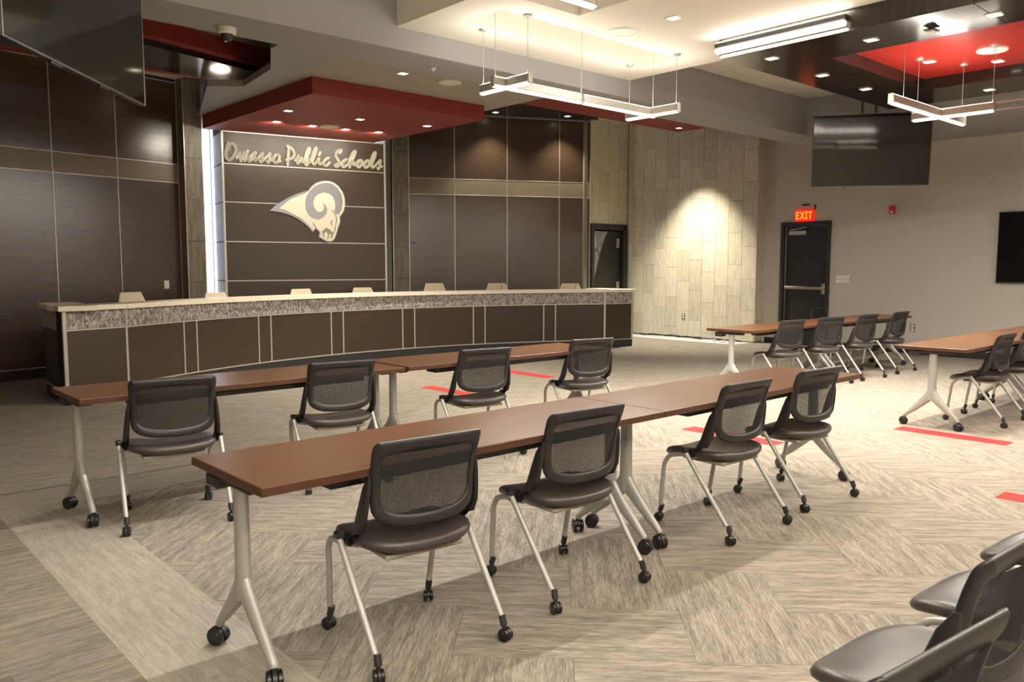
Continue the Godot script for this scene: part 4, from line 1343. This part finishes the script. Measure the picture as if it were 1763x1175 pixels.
func make_table() -> Node3D:
	var t := thing("folding_table", "table", "table")
	var L := 2.134
	var W := 0.605
	var T := 0.737
	var top := put(t, "tabletop", boxat(Vector3(0, T - 0.016, 0), Vector3(L - 0.004, 0.032, W - 0.004), 0.002), M.table_wood)
	var st := begin()
	for s in [-1.0, 1.0]:
		cbox(st, Vector3(0, T - 0.0165, s * (W / 2 - 0.001)), Vector3(L, 0.03, 0.004), 0.001)
		cbox(st, Vector3(s * (L / 2 - 0.001), T - 0.0165, 0), Vector3(0.004, 0.03, W - 0.004), 0.001)
	put(top, "edge_band", st.commit(), M.table_edge)
	put(t, "cable_trough", boxat(Vector3(0, 0.682, 0.17), Vector3(1.55, 0.042, 0.12), 0.004), M.black_plastic)
	for s in [-1.0, 1.0]:
		var x: float = s * (L / 2 - 0.06)
		st = begin()
		# column: oval, slightly wider at the foot
		var secs := []
		for q in [[0.69, 0.025, 0.034], [0.5, 0.026, 0.036], [0.36, 0.027, 0.037], [0.3, 0.029, 0.039], [0.255, 0.029, 0.035]]:
			secs.append(ellipse(Vector3(0, q[0], 0), Vector3(q[1], 0, 0), Vector3(0, 0, q[2])))
		skin(st, secs)
		var leg := put(t, "leg", st.commit(), M.silver_paint, Vector3(x, 0, 0))
		for z in [-1.0, 1.0]:
			st = begin()
			secs = []
			for q in [[0.335, 0.0, 0.025, 0.036], [0.27, 0.035, 0.025, 0.041], [0.205, 0.1, 0.022, 0.033], [0.145, 0.165, 0.019, 0.026], [0.105, 0.21, 0.0175, 0.021], [0.088, 0.228, 0.017, 0.018], [0.078, 0.23, 0.016, 0.016]]:
				var nrm := Vector3(0, 0.62, 0.78 * z) if q[1] < 0.2 else Vector3(0, 0.25, 0.97 * z)
				secs.append(ellipse(Vector3(0, q[0], z * q[1]), Vector3(q[2], 0, 0), nrm.normalized() * q[3]))
			skin(st, secs)
			put(leg, "foot", st.commit(), M.silver_paint)
			caster(t, Vector3(x, 0, z * 0.23), (0.35 if z > 0 else 2.6) * s, 0.036, 0.085)
		st = begin()
		cbox(st, Vector3(x, 0.69, 0), Vector3(0.075, 0.03, 0.3), 0.004)
		cbox(st, Vector3(x + s * 0.005, 0.672, -0.15), Vector3(0.09, 0.05, 0.1), 0.008)
		put(t, "hinge_bracket", st.commit(), M.black_plastic)
	# clips of the ganging hardware under the near edge
	for s in [-0.62, 0.62]:
		put(t, "ganging_clip", boxat(Vector3(s, 0.694, 0.255), Vector3(0.09, 0.02, 0.05), 0.003), M.black_plastic)
	return t

func build_tables() -> void:
	var spots := [
		[2.209, -2.798, "brown folding table in the front row, nearest the carpet border corner", "tables of the front row"],
		[4.349, -2.798, "brown folding table in the front row, end towards the side wall", "tables of the front row"],
		[2.259, -5.148, "brown folding table facing the counter, end by the left wing", "tables of the row before the counter"],
		[4.43, -5.15, "brown folding table facing the counter, second along from left wing", "tables of the row before the counter"],
		[9.17, -5.285, "brown folding table before the stone wall", "tables of the row before the exit door"],
		[11.31, -5.285, "brown folding table before the exit door", "tables of the row before the exit door"],
		[8.735, -2.905, "brown folding table beside the long red carpet strip", "tables before the wall television"],
		[10.875, -2.905, "brown folding table before the wall television", "tables before the wall television"],
	]
	var proto: Node3D = null
	for s in spots:
		var t: Node3D
		if proto == null:
			proto = make_table()
			t = proto
			t.position = Vector3(s[0], 0, s[1])
		else:
			t = copy(proto, Vector3(s[0], 0, s[1]), 0.0)
		t.set_meta("label", s[2])
		t.set_meta("group", s[3])

# =====================================================================  nesting chairs
# back surface: u across -1..1, v up 0..1
func back_half(v: float) -> float:
	var w := 0.234 - 0.014 * (1.0 - v)
	if v < 0.3:
		w *= pow(maxf(1.0 - pow((0.3 - v) / 0.3, 3.0), 0.0), 1.0 / 3.0)
	elif v > 0.9:
		w -= 0.022 * (1.0 - sqrt(maxf(1.0 - pow((v - 0.9) / 0.1, 2.0), 0.0)))
	return w

func back_point(x: float, v: float) -> Vector3:
	var y := 0.5 + 0.338 * v
	var z := 0.15 + 0.012 * sin(v * PI) * -1.0 + 0.055 * pow(v, 2.2)
	return Vector3(x, y, z - 0.35 * x * x - 9.0 * x * x * x * x)

func back_loop(inset_side: float, inset_top: float, inset_bot: float, n: int) -> Array:
	# closed loop of (x, v); starts at bottom centre
	var half := []
	var h := 0.335
	for k in n + 1:
		var q := float(k) / n
		var v := 0.5 - 0.5 * cos(q * PI)
		v = lerpf(inset_bot / h, 1.0 - inset_top / h, v)
		var vo := (v - inset_bot / h) / (1.0 - (inset_top + inset_bot) / h)
		half.append(Vector2(maxf(back_half(clampf(vo, 0.0, 1.0)) - inset_side, 0.0) if vo > 0.0001 else 0.0, v))
	var loop := []
	for p in half:
		loop.append(p)
	for k in range(half.size() - 1, 0, -1):
		loop.append(Vector2(-half[k].x, half[k].y))
	return loop

func chair_seat() -> ArrayMesh:
	var st := begin()
	var prof := [[0.0, 0.0], [0.5, -0.001], [0.8, 0.0], [0.92, -0.002], [0.975, -0.009], [1.0, -0.022], [0.99, -0.034], [0.95, -0.044], [0.85, -0.05], [0.4, -0.052], [0.0, -0.052]]
	var n := 40
	var secs := []
	for pr in prof:
		var ring := []
		for k in n:
			var a := TAU * k / n
			var c := cos(a)
			var s := sin(a)
			var e := 2.0 / (3.8 if s < 0 else 2.7)
			var x := signf(c) * pow(absf(c), e) * 0.24
			var z := signf(s) * pow(absf(s), e) * (0.285 if s < 0 else 0.175)
			x *= pr[0]
			z *= pr[0]
			var y: float = 0.45 + pr[1]
			var f := clampf((-z - 0.1) / 0.17, 0.0, 1.0)
			y -= 0.03 * f * f
			y += 0.008 * clampf(z / 0.175, 0.0, 1.0)
			y += 0.02 * pow(absf(x) / 0.232, 2.0) - 0.008
			ring.append(Vector3(x, y, z))
		secs.append(ring)
	# smooth skin with normals by neighbours; orient outward by height
	var m := n
	for i in secs.size() - 1:
		for j in m:
			var l: int = (j + 1) % m
			var q := [secs[i][j], secs[i + 1][j], secs[i + 1][l], secs[i][l]]
			var nr := []
			for w in [[i, j], [i + 1, j], [i + 1, l], [i, l]]:
				var ii: int = w[0]
				var jj: int = w[1]
				var t1: Vector3 = secs[mini(ii + 1, secs.size() - 1)][jj] - secs[maxi(ii - 1, 0)][jj]
				var t2: Vector3 = secs[ii][(jj + 1) % m] - secs[ii][(jj - 1 + m) % m]
				var v := t2.cross(t1)
				if v.length() < 1e-9:
					v = Vector3.UP if ii < 4 else Vector3.DOWN
				v = v.normalized()
				var outward := Vector3(secs[ii][jj].x, 0, secs[ii][jj].z)
				var want := Vector3.UP if ii < 3 else (Vector3.DOWN if ii > 7 else outward.normalized() + Vector3(0, [0, 0, 0, 1.6, 0.7, 0.0, -0.5, -1.5][ii], 0))
				if v.dot(want) < 0.0:
					v = -v
				nr.append(v)
			if q[0].distance_to(q[3]) < 1e-7:
				trin(st, [q[0], q[1], q[2]], [nr[0], nr[1], nr[2]])
			elif q[1].distance_to(q[2]) < 1e-7:
				trin(st, [q[0], q[1], q[3]], [nr[0], nr[1], nr[3]])
			else:
				trin(st, [q[0], q[1], q[2]], [nr[0], nr[1], nr[2]])
				trin(st, [q[0], q[2], q[3]], [nr[0], nr[2], nr[3]])
	return st.commit()

func make_chair() -> Node3D:
	var t := thing("nesting_chair", "chair", "chair")
	put(t, "seat", chair_seat(), M.vinyl)
	put(t, "seat_pan", boxat(Vector3(0, 0.388, -0.01), Vector3(0.34, 0.02, 0.27), 0.006), M.pan_grey)
	# back frame
	var n := 20
	var lo := back_loop(0.0, 0.0, 0.0, n)
	var li := back_loop(0.036, 0.054, 0.044, n)
	var secs := []
	for k in lo.size():
		var sec := []
		for q in [[0.0, 0.0], [0.1, 0.008], [0.35, 0.0115], [0.7, 0.0105], [0.95, 0.006], [1.0, 0.0], [0.95, -0.006], [0.7, -0.0105], [0.35, -0.0115], [0.1, -0.008]]:
			var p: Vector2 = lo[k].lerp(li[k], q[0])
			sec.append(back_point(p.x, p.y) + Vector3(0, 0, q[1]))
		secs.append(sec)
	var st := begin()
	skin(st, secs, false, true)
	var fr := put(t, "backrest_frame", st.commit(), M.chair_plastic)
	# woven mesh stretched in the frame
	st = begin()
	var mid := back_loop(0.026, 0.045, 0.034, 40)
	var y_lo: float = mid[0].y
	var y_hi: float = mid[40].y
	var halfw := func(v: float) -> float:
		for k in 40:
			if v <= mid[k + 1].y:
				return lerpf(mid[k].x, mid[k + 1].x, (v - mid[k].y) / maxf(mid[k + 1].y - mid[k].y, 1e-6))
		return 0.0
	var sp := 0.0052
	var wd := 0.0035
	var v := y_lo + 0.006
	while v < y_hi - 0.004:
		var hw: float = halfw.call(v)
		for k in 10:
			var xa := lerpf(-hw, hw, k / 10.0)
			var xb := lerpf(-hw, hw, (k + 1) / 10.0)
			var a := back_point(xa, v)
			var b := back_point(xb, v)
			var hh := Vector3(0, wd * 0.5, 0)
			quad(st, a - hh, b - hh, b + hh, a + hh, Vector3(0.9 * (xa + xb), 0, 1).normalized())
		v += sp / 0.335
	var x := -0.2
	while x <= 0.2:
		var v0 := y_lo
		while v0 < y_hi and halfw.call(v0) < absf(x):
			v0 += 0.008
		if v0 < y_hi - 0.05:
			for k in 8:
				var a := back_point(x, lerpf(v0, y_hi, k / 8.0)) + Vector3(0, 0, 0.0008)
				var b := back_point(x, lerpf(v0, y_hi, (k + 1) / 8.0)) + Vector3(0, 0, 0.0008)
				var hh := Vector3(wd * 0.42, 0, -1.8 * x * wd * 0.42)
				quad(st, a - hh, a + hh, b + hh, b - hh, Vector3(1.8 * x, 0, 1).normalized())
		x += sp
	put(fr, "mesh_panel", st.commit(), M.chair_mesh)
	# plastic arms that carry the back
	for s in [-1.0, 1.0]:
		st = begin()
		secs = []
		for q in [[0.425, -0.085, 0.026, 0.014], [0.44, -0.025, 0.038, 0.016], [0.475, 0.036, 0.044, 0.0175], [0.53, 0.068, 0.042, 0.017], [0.6, 0.086, 0.036, 0.015], [0.66, 0.1, 0.028, 0.013], [0.705, 0.116, 0.01, 0.007]]:
			secs.append(ellipse(Vector3(s * (0.246 - 0.016 * clampf((q[0] - 0.5) / 0.2, 0, 1)), q[0], q[1]), Vector3(q[3], 0, 0), Vector3(0, 0.25, 1).normalized() * q[2] if q[0] > 0.47 else Vector3(0, 0.9, -0.45).normalized() * q[2] * 0.75))
		skin(st, secs)
		put(t, "back_support", st.commit(), M.chair_plastic)
		# rear leg, straight
		st = begin()
		tube(st, [Vector3(s * 0.278, 0.445, -0.045), Vector3(s * 0.275, 0.085, 0.235)], 0.0125, 12)
		put(t, "leg", st.commit(), M.silver_paint)
		# front leg, bent
		var pts := []
		var ctrl := [Vector3(s * 0.276, 0.432, -0.045), Vector3(s * 0.27, 0.424, -0.1), Vector3(s * 0.26, 0.402, -0.165), Vector3(s * 0.25, 0.352, -0.208), Vector3(s * 0.243, 0.29, -0.222), Vector3(s * 0.23, 0.085, -0.25)]
		for i in ctrl.size() - 1:
			var p0: Vector3 = ctrl[maxi(i - 1, 0)]
			var p3: Vector3 = ctrl[mini(i + 2, ctrl.size() - 1)]
			for k in 3:
				pts.append(ctrl[i].cubic_interpolate(ctrl[i + 1], p0, p3, k / 3.0))
		pts.append(ctrl[ctrl.size() - 1])
		st = begin()
		tube(st, pts, 0.0125, 12)
		put(t, "leg", st.commit(), M.silver_paint)
		# joint cap
		put(t, "joint_cap", boxat(Vector3(s * 0.274, 0.455, -0.05), Vector3(0.038, 0.03, 0.045), 0.008), M.black_plastic)
		for q in [[0.274, 0.25, 0.3], [0.23, -0.252, 2.7]]:
			st = begin()
			tube(st, [Vector3(s * (q[0] - 0.003), 0.1, q[1] * 0.95), Vector3(s * q[0], 0.062, q[1])], 0.0145, 10)
			put(t, "leg_socket", st.commit(), M.black_plastic)
			caster(t, Vector3(s * q[0], 0, q[1]), s * q[2], 0.0255, 0.066)
	st = begin()
	tube(st, [Vector3(-0.278, 0.425, -0.05), Vector3(-0.2, 0.4, -0.055), Vector3(0.2, 0.4, -0.055), Vector3(0.278, 0.425, -0.05)], 0.011, 10)
	put(t, "cross_tube", st.commit(), M.silver_paint)
	return t

func build_chairs() -> void:
	# x, z, turn as measured on the floor, label, group
	var row1 := "chairs of the front row"
	var row2 := "chairs of the row before the counter"
	var row3 := "chairs of the row before the exit door"
	var row4 := "chairs of the rear row"
	var row5 := "chairs before the wall television"
	var spots := [
		[1.79, -2.587, 0.092, "black mesh-back chair at the front row end by the carpet border", row1],
		[2.656, -2.592, 0.057, "black mesh-back chair second from the carpet border in the front row", row1],
		[3.931, -2.588, 0.026, "black mesh-back chair third from the carpet border in the front row", row1],
		[4.771, -2.602, 0.077, "black mesh-back chair in the front row at the end towards side wall", row1],
		[1.662, -4.808, 0.211, "black mesh-back chair facing the counter, nearest the left wing, turned askew", row2],
		[2.79, -4.9, 0.19, "black mesh-back chair facing the counter, second from the left wing", row2],
		[4.03, -4.9, 0.17, "black mesh-back chair facing the counter, third from the left wing", row2],
		[5.27, -4.93, 0.2, "black mesh-back chair facing the counter, farthest from the left wing", row2],
		[8.8, -5.02, 0.12, "black mesh-back chair before the stone wall, first of its row", row3],
		[9.7, -4.99, 0.2, "black mesh-back chair before the exit door, second of its row", row3],
		[10.52, -4.92, 0.08, "black mesh-back chair before the exit door, third of its row", row3],
		[11.52, -4.93, 0.02, "black mesh-back chair closest to grey side wall, last of its row", row3],
		[8.465, -2.7, 0.0, "black mesh-back chair beside the long red carpet strip", row5],
		[9.36, -2.74, 0.02, "black mesh-back chair just beyond the one by red strip", row5],
		[1.45, -0.66, 0.1, "mesh-back chair of the rear row showing only its backrest", row4],
		[2.12, -0.74, 0.04, "mesh-back chair of the rear row with both seat and backrest showing", row4],
		[2.76, -0.745, 0.04, "mesh-back chair of the rear row showing only its grey seat", row4],
		[3.39, -0.75, 0.04, "mesh-back chair of the rear row showing only a seat corner", row4],
	]
	var proto: Node3D = null
	for s in spots:
		var c: Node3D
		if proto == null:
			proto = make_chair()
			c = proto
			c.position = Vector3(s[0], 0, s[1])
			c.rotation.y = -s[2]
		else:
			c = copy(proto, Vector3(s[0], 0, s[1]), -s[2])
		c.set_meta("label", s[3])
		c.set_meta("group", s[4])

# =====================================================================  cream chairs behind the counter
func make_stage_chair() -> Node3D:
	var t := thing("cream_chair", "chair", "chair")
	# front of the chair is -z, like the others
	var st := begin()
	var secs := []
	for k in 9:
		var v := k / 8.0
		var hw := 0.215 + 0.012 * sin(v * PI)
		var th := 0.036
		if k == 8:
			hw -= 0.05
			th = 0.012
		elif k == 7:
			hw -= 0.012
			th = 0.03
		var y := 0.5 + 0.575 * v + (-0.035 if k == 7 else 0.0)
		if k == 8:
			y -= 0.002
		var ring := []
		for q in 20:
			var a := TAU * q / 20
			var x := signf(cos(a)) * pow(absf(cos(a)), 0.45) * hw
			var z := signf(sin(a)) * pow(absf(sin(a)), 0.6) * th
			ring.append(Vector3(x, y, 0.2 + 0.07 * v + z - 0.5 * x * x))
		secs.append(ring)
	skin(st, secs)
	put(t, "backrest", st.commit(), M.cream_leather)
	put(t, "seat", boxat(Vector3(0, 0.46, 0), Vector3(0.48, 0.09, 0.46), 0.03), M.cream_leather)
	st = begin()
	tube(st, [Vector3(0, 0.1, 0), Vector3(0, 0.42, 0)], 0.03, 12)
	put(t, "pedestal", st.commit(), M.chrome)
	for k in 5:
		var a := TAU * k / 5 + 0.3
		st = begin()
		tube(st, [Vector3(0, 0.12, 0), Vector3(sin(a) * 0.29, 0.075, cos(a) * 0.29)], [0.028, 0.018], 8)
		put(t, "base_spoke", st.commit(), M.chrome)
		caster(t, Vector3(sin(a) * 0.29, 0, cos(a) * 0.29), a, 0.026, 0.07)
	return t

func build_stage_chairs() -> void:
	var proto: Node3D = null
	var where := ["beside the light switch", "before the left light strip", "before the emblem's left side", "below the emblem's right side", "before the first panel of the right wing", "before the middle of the right wing", "closest to the side door"]
	var k := 0
	for a in [[-27.1, 1.06], [-17.5, 1.02], [-7.1, 1.035], [0.8, 1.035], [10.3, 1.085], [18.7, 1.075], [28.6, 1.06]]:
		var rad := deg_to_rad(a[0])
		var at := Vector3(ARC_C.x + sin(rad) * 8.03, 0, ARC_C.y - cos(rad) * 8.03)
		var turn := PI - rad
		var c: Node3D
		if proto == null:
			proto = make_stage_chair()
			c = proto
			c.position = at
			c.rotation.y = turn
		else:
			c = copy(proto, at, turn)
		c.scale = Vector3(1, a[1], 1)
		c.set_meta("label", "cream leather chair behind the counter " + where[k])
		c.set_meta("group", "cream chairs behind the counter")
		k += 1

# =====================================================================  small things
func build_small_things() -> void:
	var st := begin()
	# dome camera under the stage beam
	var t := thing("dome_camera", "white dome security camera under the grey beam", "camera", Vector3(3.02, 3.5, -7.02))
	lathe(st, [0.0, -0.055, 0.06, -0.055, 0.075, -0.045, 0.078, 0.0], 24)
	put(t, "housing", st.commit(), M.white_plastic)
	st = begin()
	lathe(st, [0.0, -0.115, 0.02, -0.113, 0.038, -0.1, 0.05, -0.08, 0.055, -0.055], 24)
	put(t, "dome", st.commit(), M.dome)
	# sprinkler
	t = thing("sprinkler_head", "small white sprinkler head under the grey beam", "sprinkler", Vector3(5.2, 3.5, -7.0))
	st = begin()
	lathe(st, [0.0, -0.03, 0.012, -0.03, 0.012, -0.012, 0.03, -0.008, 0.032, 0.0], 14)
	put(t, "cap", st.commit(), M.white_plastic)
	# light switch on the left wing
	t = thing("light_switch", "white light switch plate on the left dark wing", "switch", Vector3(4.282, 1.19, -12.367), deg_to_rad(11.0))
	put(t, "plate", boxat(Vector3(0, 0, 0.01), Vector3(0.075, 0.12, 0.008), 0.002), M.white_plastic)
	put(t, "rocker", boxat(Vector3(0, 0, 0.016), Vector3(0.034, 0.068, 0.008), 0.002), M.white_plastic)
	# outlets
	for q in [["power outlet low on the cream stone wall", Vector3(13.8, 0.44, -10.08)], ["power outlet low on the grey side wall", Vector3(14.1, 0.43, -5.65)]]:
		t = thing("power_outlet", q[0], "outlet", q[1], deg_to_rad(-90.0))
		put(t, "plate", boxat(Vector3(0, 0, 0.005), Vector3(0.085, 0.13, 0.008), 0.002), M.steel)
		for y in [-0.03, 0.03]:
			put(t, "socket", boxat(Vector3(0, y, 0.01), Vector3(0.04, 0.036, 0.006), 0.002), M.white_plastic)
	# alarm strobe
	t = thing("fire_alarm", "red fire alarm strobe on the grey side wall", "alarm", Vector3(14.1, 2.405, -6.06), deg_to_rad(-90.0))
	put(t, "housing", boxat(Vector3(0, 0, 0.025), Vector3(0.1, 0.135, 0.05), 0.008), M.alarm_red)
	put(t, "lens", boxat(Vector3(0, -0.035, 0.054), Vector3(0.055, 0.035, 0.016), 0.006), M.white_plastic)
	# wall plate by the exit door
	t = thing("control_plate", "white double control plate beside the exit door", "control panel", Vector3(14.1, 1.23, -6.885), deg_to_rad(-90.0))
	for y in [-0.037, 0.037]:
		put(t, "cover", boxat(Vector3(0, y, 0.01), Vector3(0.25, 0.07, 0.018), 0.004), M.white_plastic)
	# exit sign
	t = thing("exit_sign", "red lit exit sign above the black exit door", "exit sign", Vector3(14.1, 2.38, -7.64), deg_to_rad(-90.0))
	put(t, "sign_box", boxat(Vector3(0, 0, 0.03), Vector3(0.35, 0.22, 0.05), 0.006), M.glow_exit)
	var font := SystemFont.new()
	font.font_names = PackedStringArray(["Droid Sans"])
	font.font_weight = 700
	var tm := TextMesh.new()
	tm.text = "EXIT"
	tm.font = font
	tm.font_size = 64
	tm.pixel_size = 0.00245
	tm.depth = 0.006
	put(t, "sign_letters", tm, M.glow_exit_letter, Vector3(0, 0, 0.058)).scale = Vector3(1.0, 1.25, 1.0)
	# small door sensor above it
	t = thing("door_sensor", "small dark door sensor above the exit sign", "sensor", Vector3(14.1, 2.575, -7.63), deg_to_rad(-90.0))
	put(t, "housing", boxat(Vector3(0, 0, 0.015), Vector3(0.15, 0.025, 0.03), 0.004), M.tv_frame)
	put(t, "bracket", boxat(Vector3(0.18, -0.045, 0.015), Vector3(0.02, 0.08, 0.025), 0.003), M.tv_frame)
	# bits of blue tape
	t = thing("blue_tape", "scrap of blue masking tape under the ram emblem", "tape", Vector3(6.673, 1.815, -11.944), deg_to_rad(-11.0))
	put(t, "strip", boxat(Vector3(0, 0, 0.02), Vector3(0.06, 0.035, 0.002), 0.0), M.tape_blue)
	t = thing("blue_tape", "scrap of blue masking tape on the right dark wing", "tape", Vector3(9.30, 1.916, -13.205), deg_to_rad(-26.0))
	put(t, "strip", boxat(Vector3(0, 0, 0.014), Vector3(0.06, 0.03, 0.002), 0.0), M.tape_blue)
	# cables left along the foot of the stone wall
	for k in 3:
		t = thing("loose_cable", "loose dark cable lying along the foot of the stone wall", "cable", Vector3(13.7, 0.0, -10.0), 0.0, "loose cables by the stone wall")
		st = begin()
		var nn := noise(100 + k, 0.6, 2)
		var pts := []
		for i in 40:
			var z := lerpf(-1.9, 1.35, i / 39.0)
			pts.append(Vector3(-0.02 - 0.05 * k + 0.09 * nn.get_noise_2d(z * 2.0, k * 9.0), 0.014 + 0.012 * k + 0.03 * absf(nn.get_noise_2d(z * 3.0, 40.0)), z))
		tube(st, pts, 0.01, 6)
		put(t, "sheath", st.commit(), M.cable_black)
	for p in [[13.45, -8.9], [13.5, -9.15], [13.55, -8.75], [13.5, -11.2]]:
		t = thing("rubble_scrap", "pale scrap of packing on the bare floor by stone wall", "scrap", Vector3(p[0], 0.002, p[1]), rng.randf() * 3.0, "scraps by the stone wall")
		st = begin()
		var ring := []
		for y in [0.0, 0.02, 0.035]:
			var sec := []
			for k in 7:
				var a := TAU * k / 7
				sec.append(Vector3(cos(a) * rng.randf_range(0.03, 0.07), y * rng.randf_range(0.8, 1.2), sin(a) * rng.randf_range(0.02, 0.05)))
			ring.append(sec)
		skin(st, ring)
		put(t, "lump", st.commit(), M.white_plastic)
	# gooseneck microphones on the dais
	var spots := [[-25.0, "between the first two cream chairs"], [-7.4, "before the cream chair left of the emblem"], [4.2, "right of the emblem"], [18.2, "before the cream chair at the middle of the right wing"], [28.4, "before the cream chair closest to the side door"]]
	for s in spots:
		var rad := deg_to_rad(s[0])
		t = thing("gooseneck_microphone", "thin black gooseneck microphone " + s[1], "microphone", Vector3(ARC_C.x + sin(rad) * 7.95, 0.75, ARC_C.y - cos(rad) * 7.95), -rad, "microphones on the dais")
		st = begin()
		lathe(st, [0.0, 0.03, 0.04, 0.028, 0.06, 0.012, 0.062, 0.0], 16)
		put(t, "base", st.commit(), M.black_plastic)
		st = begin()
		tube(st, [Vector3(0, 0.02, 0), Vector3(0.01, 0.2, 0), Vector3(0.03, 0.33, -0.03), Vector3(0.07, 0.37, -0.1)], 0.005, 8)
		put(t, "neck", st.commit(), M.black_plastic)
		st = begin()
		tube(st, [Vector3(0.07, 0.37, -0.1), Vector3(0.085, 0.372, -0.14)], 0.011, 8)
		put(t, "head", st.commit(), M.black_plastic)
	# hand truck by the exit door, its loop handle showing above the table
	t = thing("hand_truck", "dark hand truck with loop handle parked by the exit door", "hand truck", Vector3(13.1, 0, -6.78), deg_to_rad(-55.0))
	st = begin()
	tube(st, [Vector3(-0.13, 0.12, 0), Vector3(-0.13, 0.5, -0.02), Vector3(-0.13, 0.68, -0.06), Vector3(-0.1, 0.74, -0.08), Vector3(0.1, 0.74, -0.08), Vector3(0.13, 0.68, -0.06), Vector3(0.13, 0.5, -0.02), Vector3(0.13, 0.12, 0)], 0.012, 8)
	put(t, "loop_handle", st.commit(), M.tv_frame)
	put(t, "platform", boxat(Vector3(0, 0.11, 0.2), Vector3(0.36, 0.03, 0.5), 0.006), M.tv_frame)
	for x in [-0.14, 0.14]:
		for z in [0.0, 0.4]:
			caster(t, Vector3(x, 0, z), 0.2, 0.04, 0.1)
	# grey equipment case at the edge of the picture
	t = thing("equipment_case", "grey plastic equipment case standing on the pale carpet edge", "case", Vector3(0.14, 0.0, -2.08), deg_to_rad(0.0))
	put(t, "body", boxat(Vector3(0, 0.2, 0), Vector3(0.5, 0.4, 0.42), 0.03), M.case_grey)
	put(t, "lid", boxat(Vector3(0, 0.425, 0), Vector3(0.51, 0.05, 0.43), 0.018), M.case_grey)
	put(t, "lid_groove", boxat(Vector3(0.14, 0.4505, 0), Vector3(0.006, 0.002, 0.4), 0.0), M.seam)
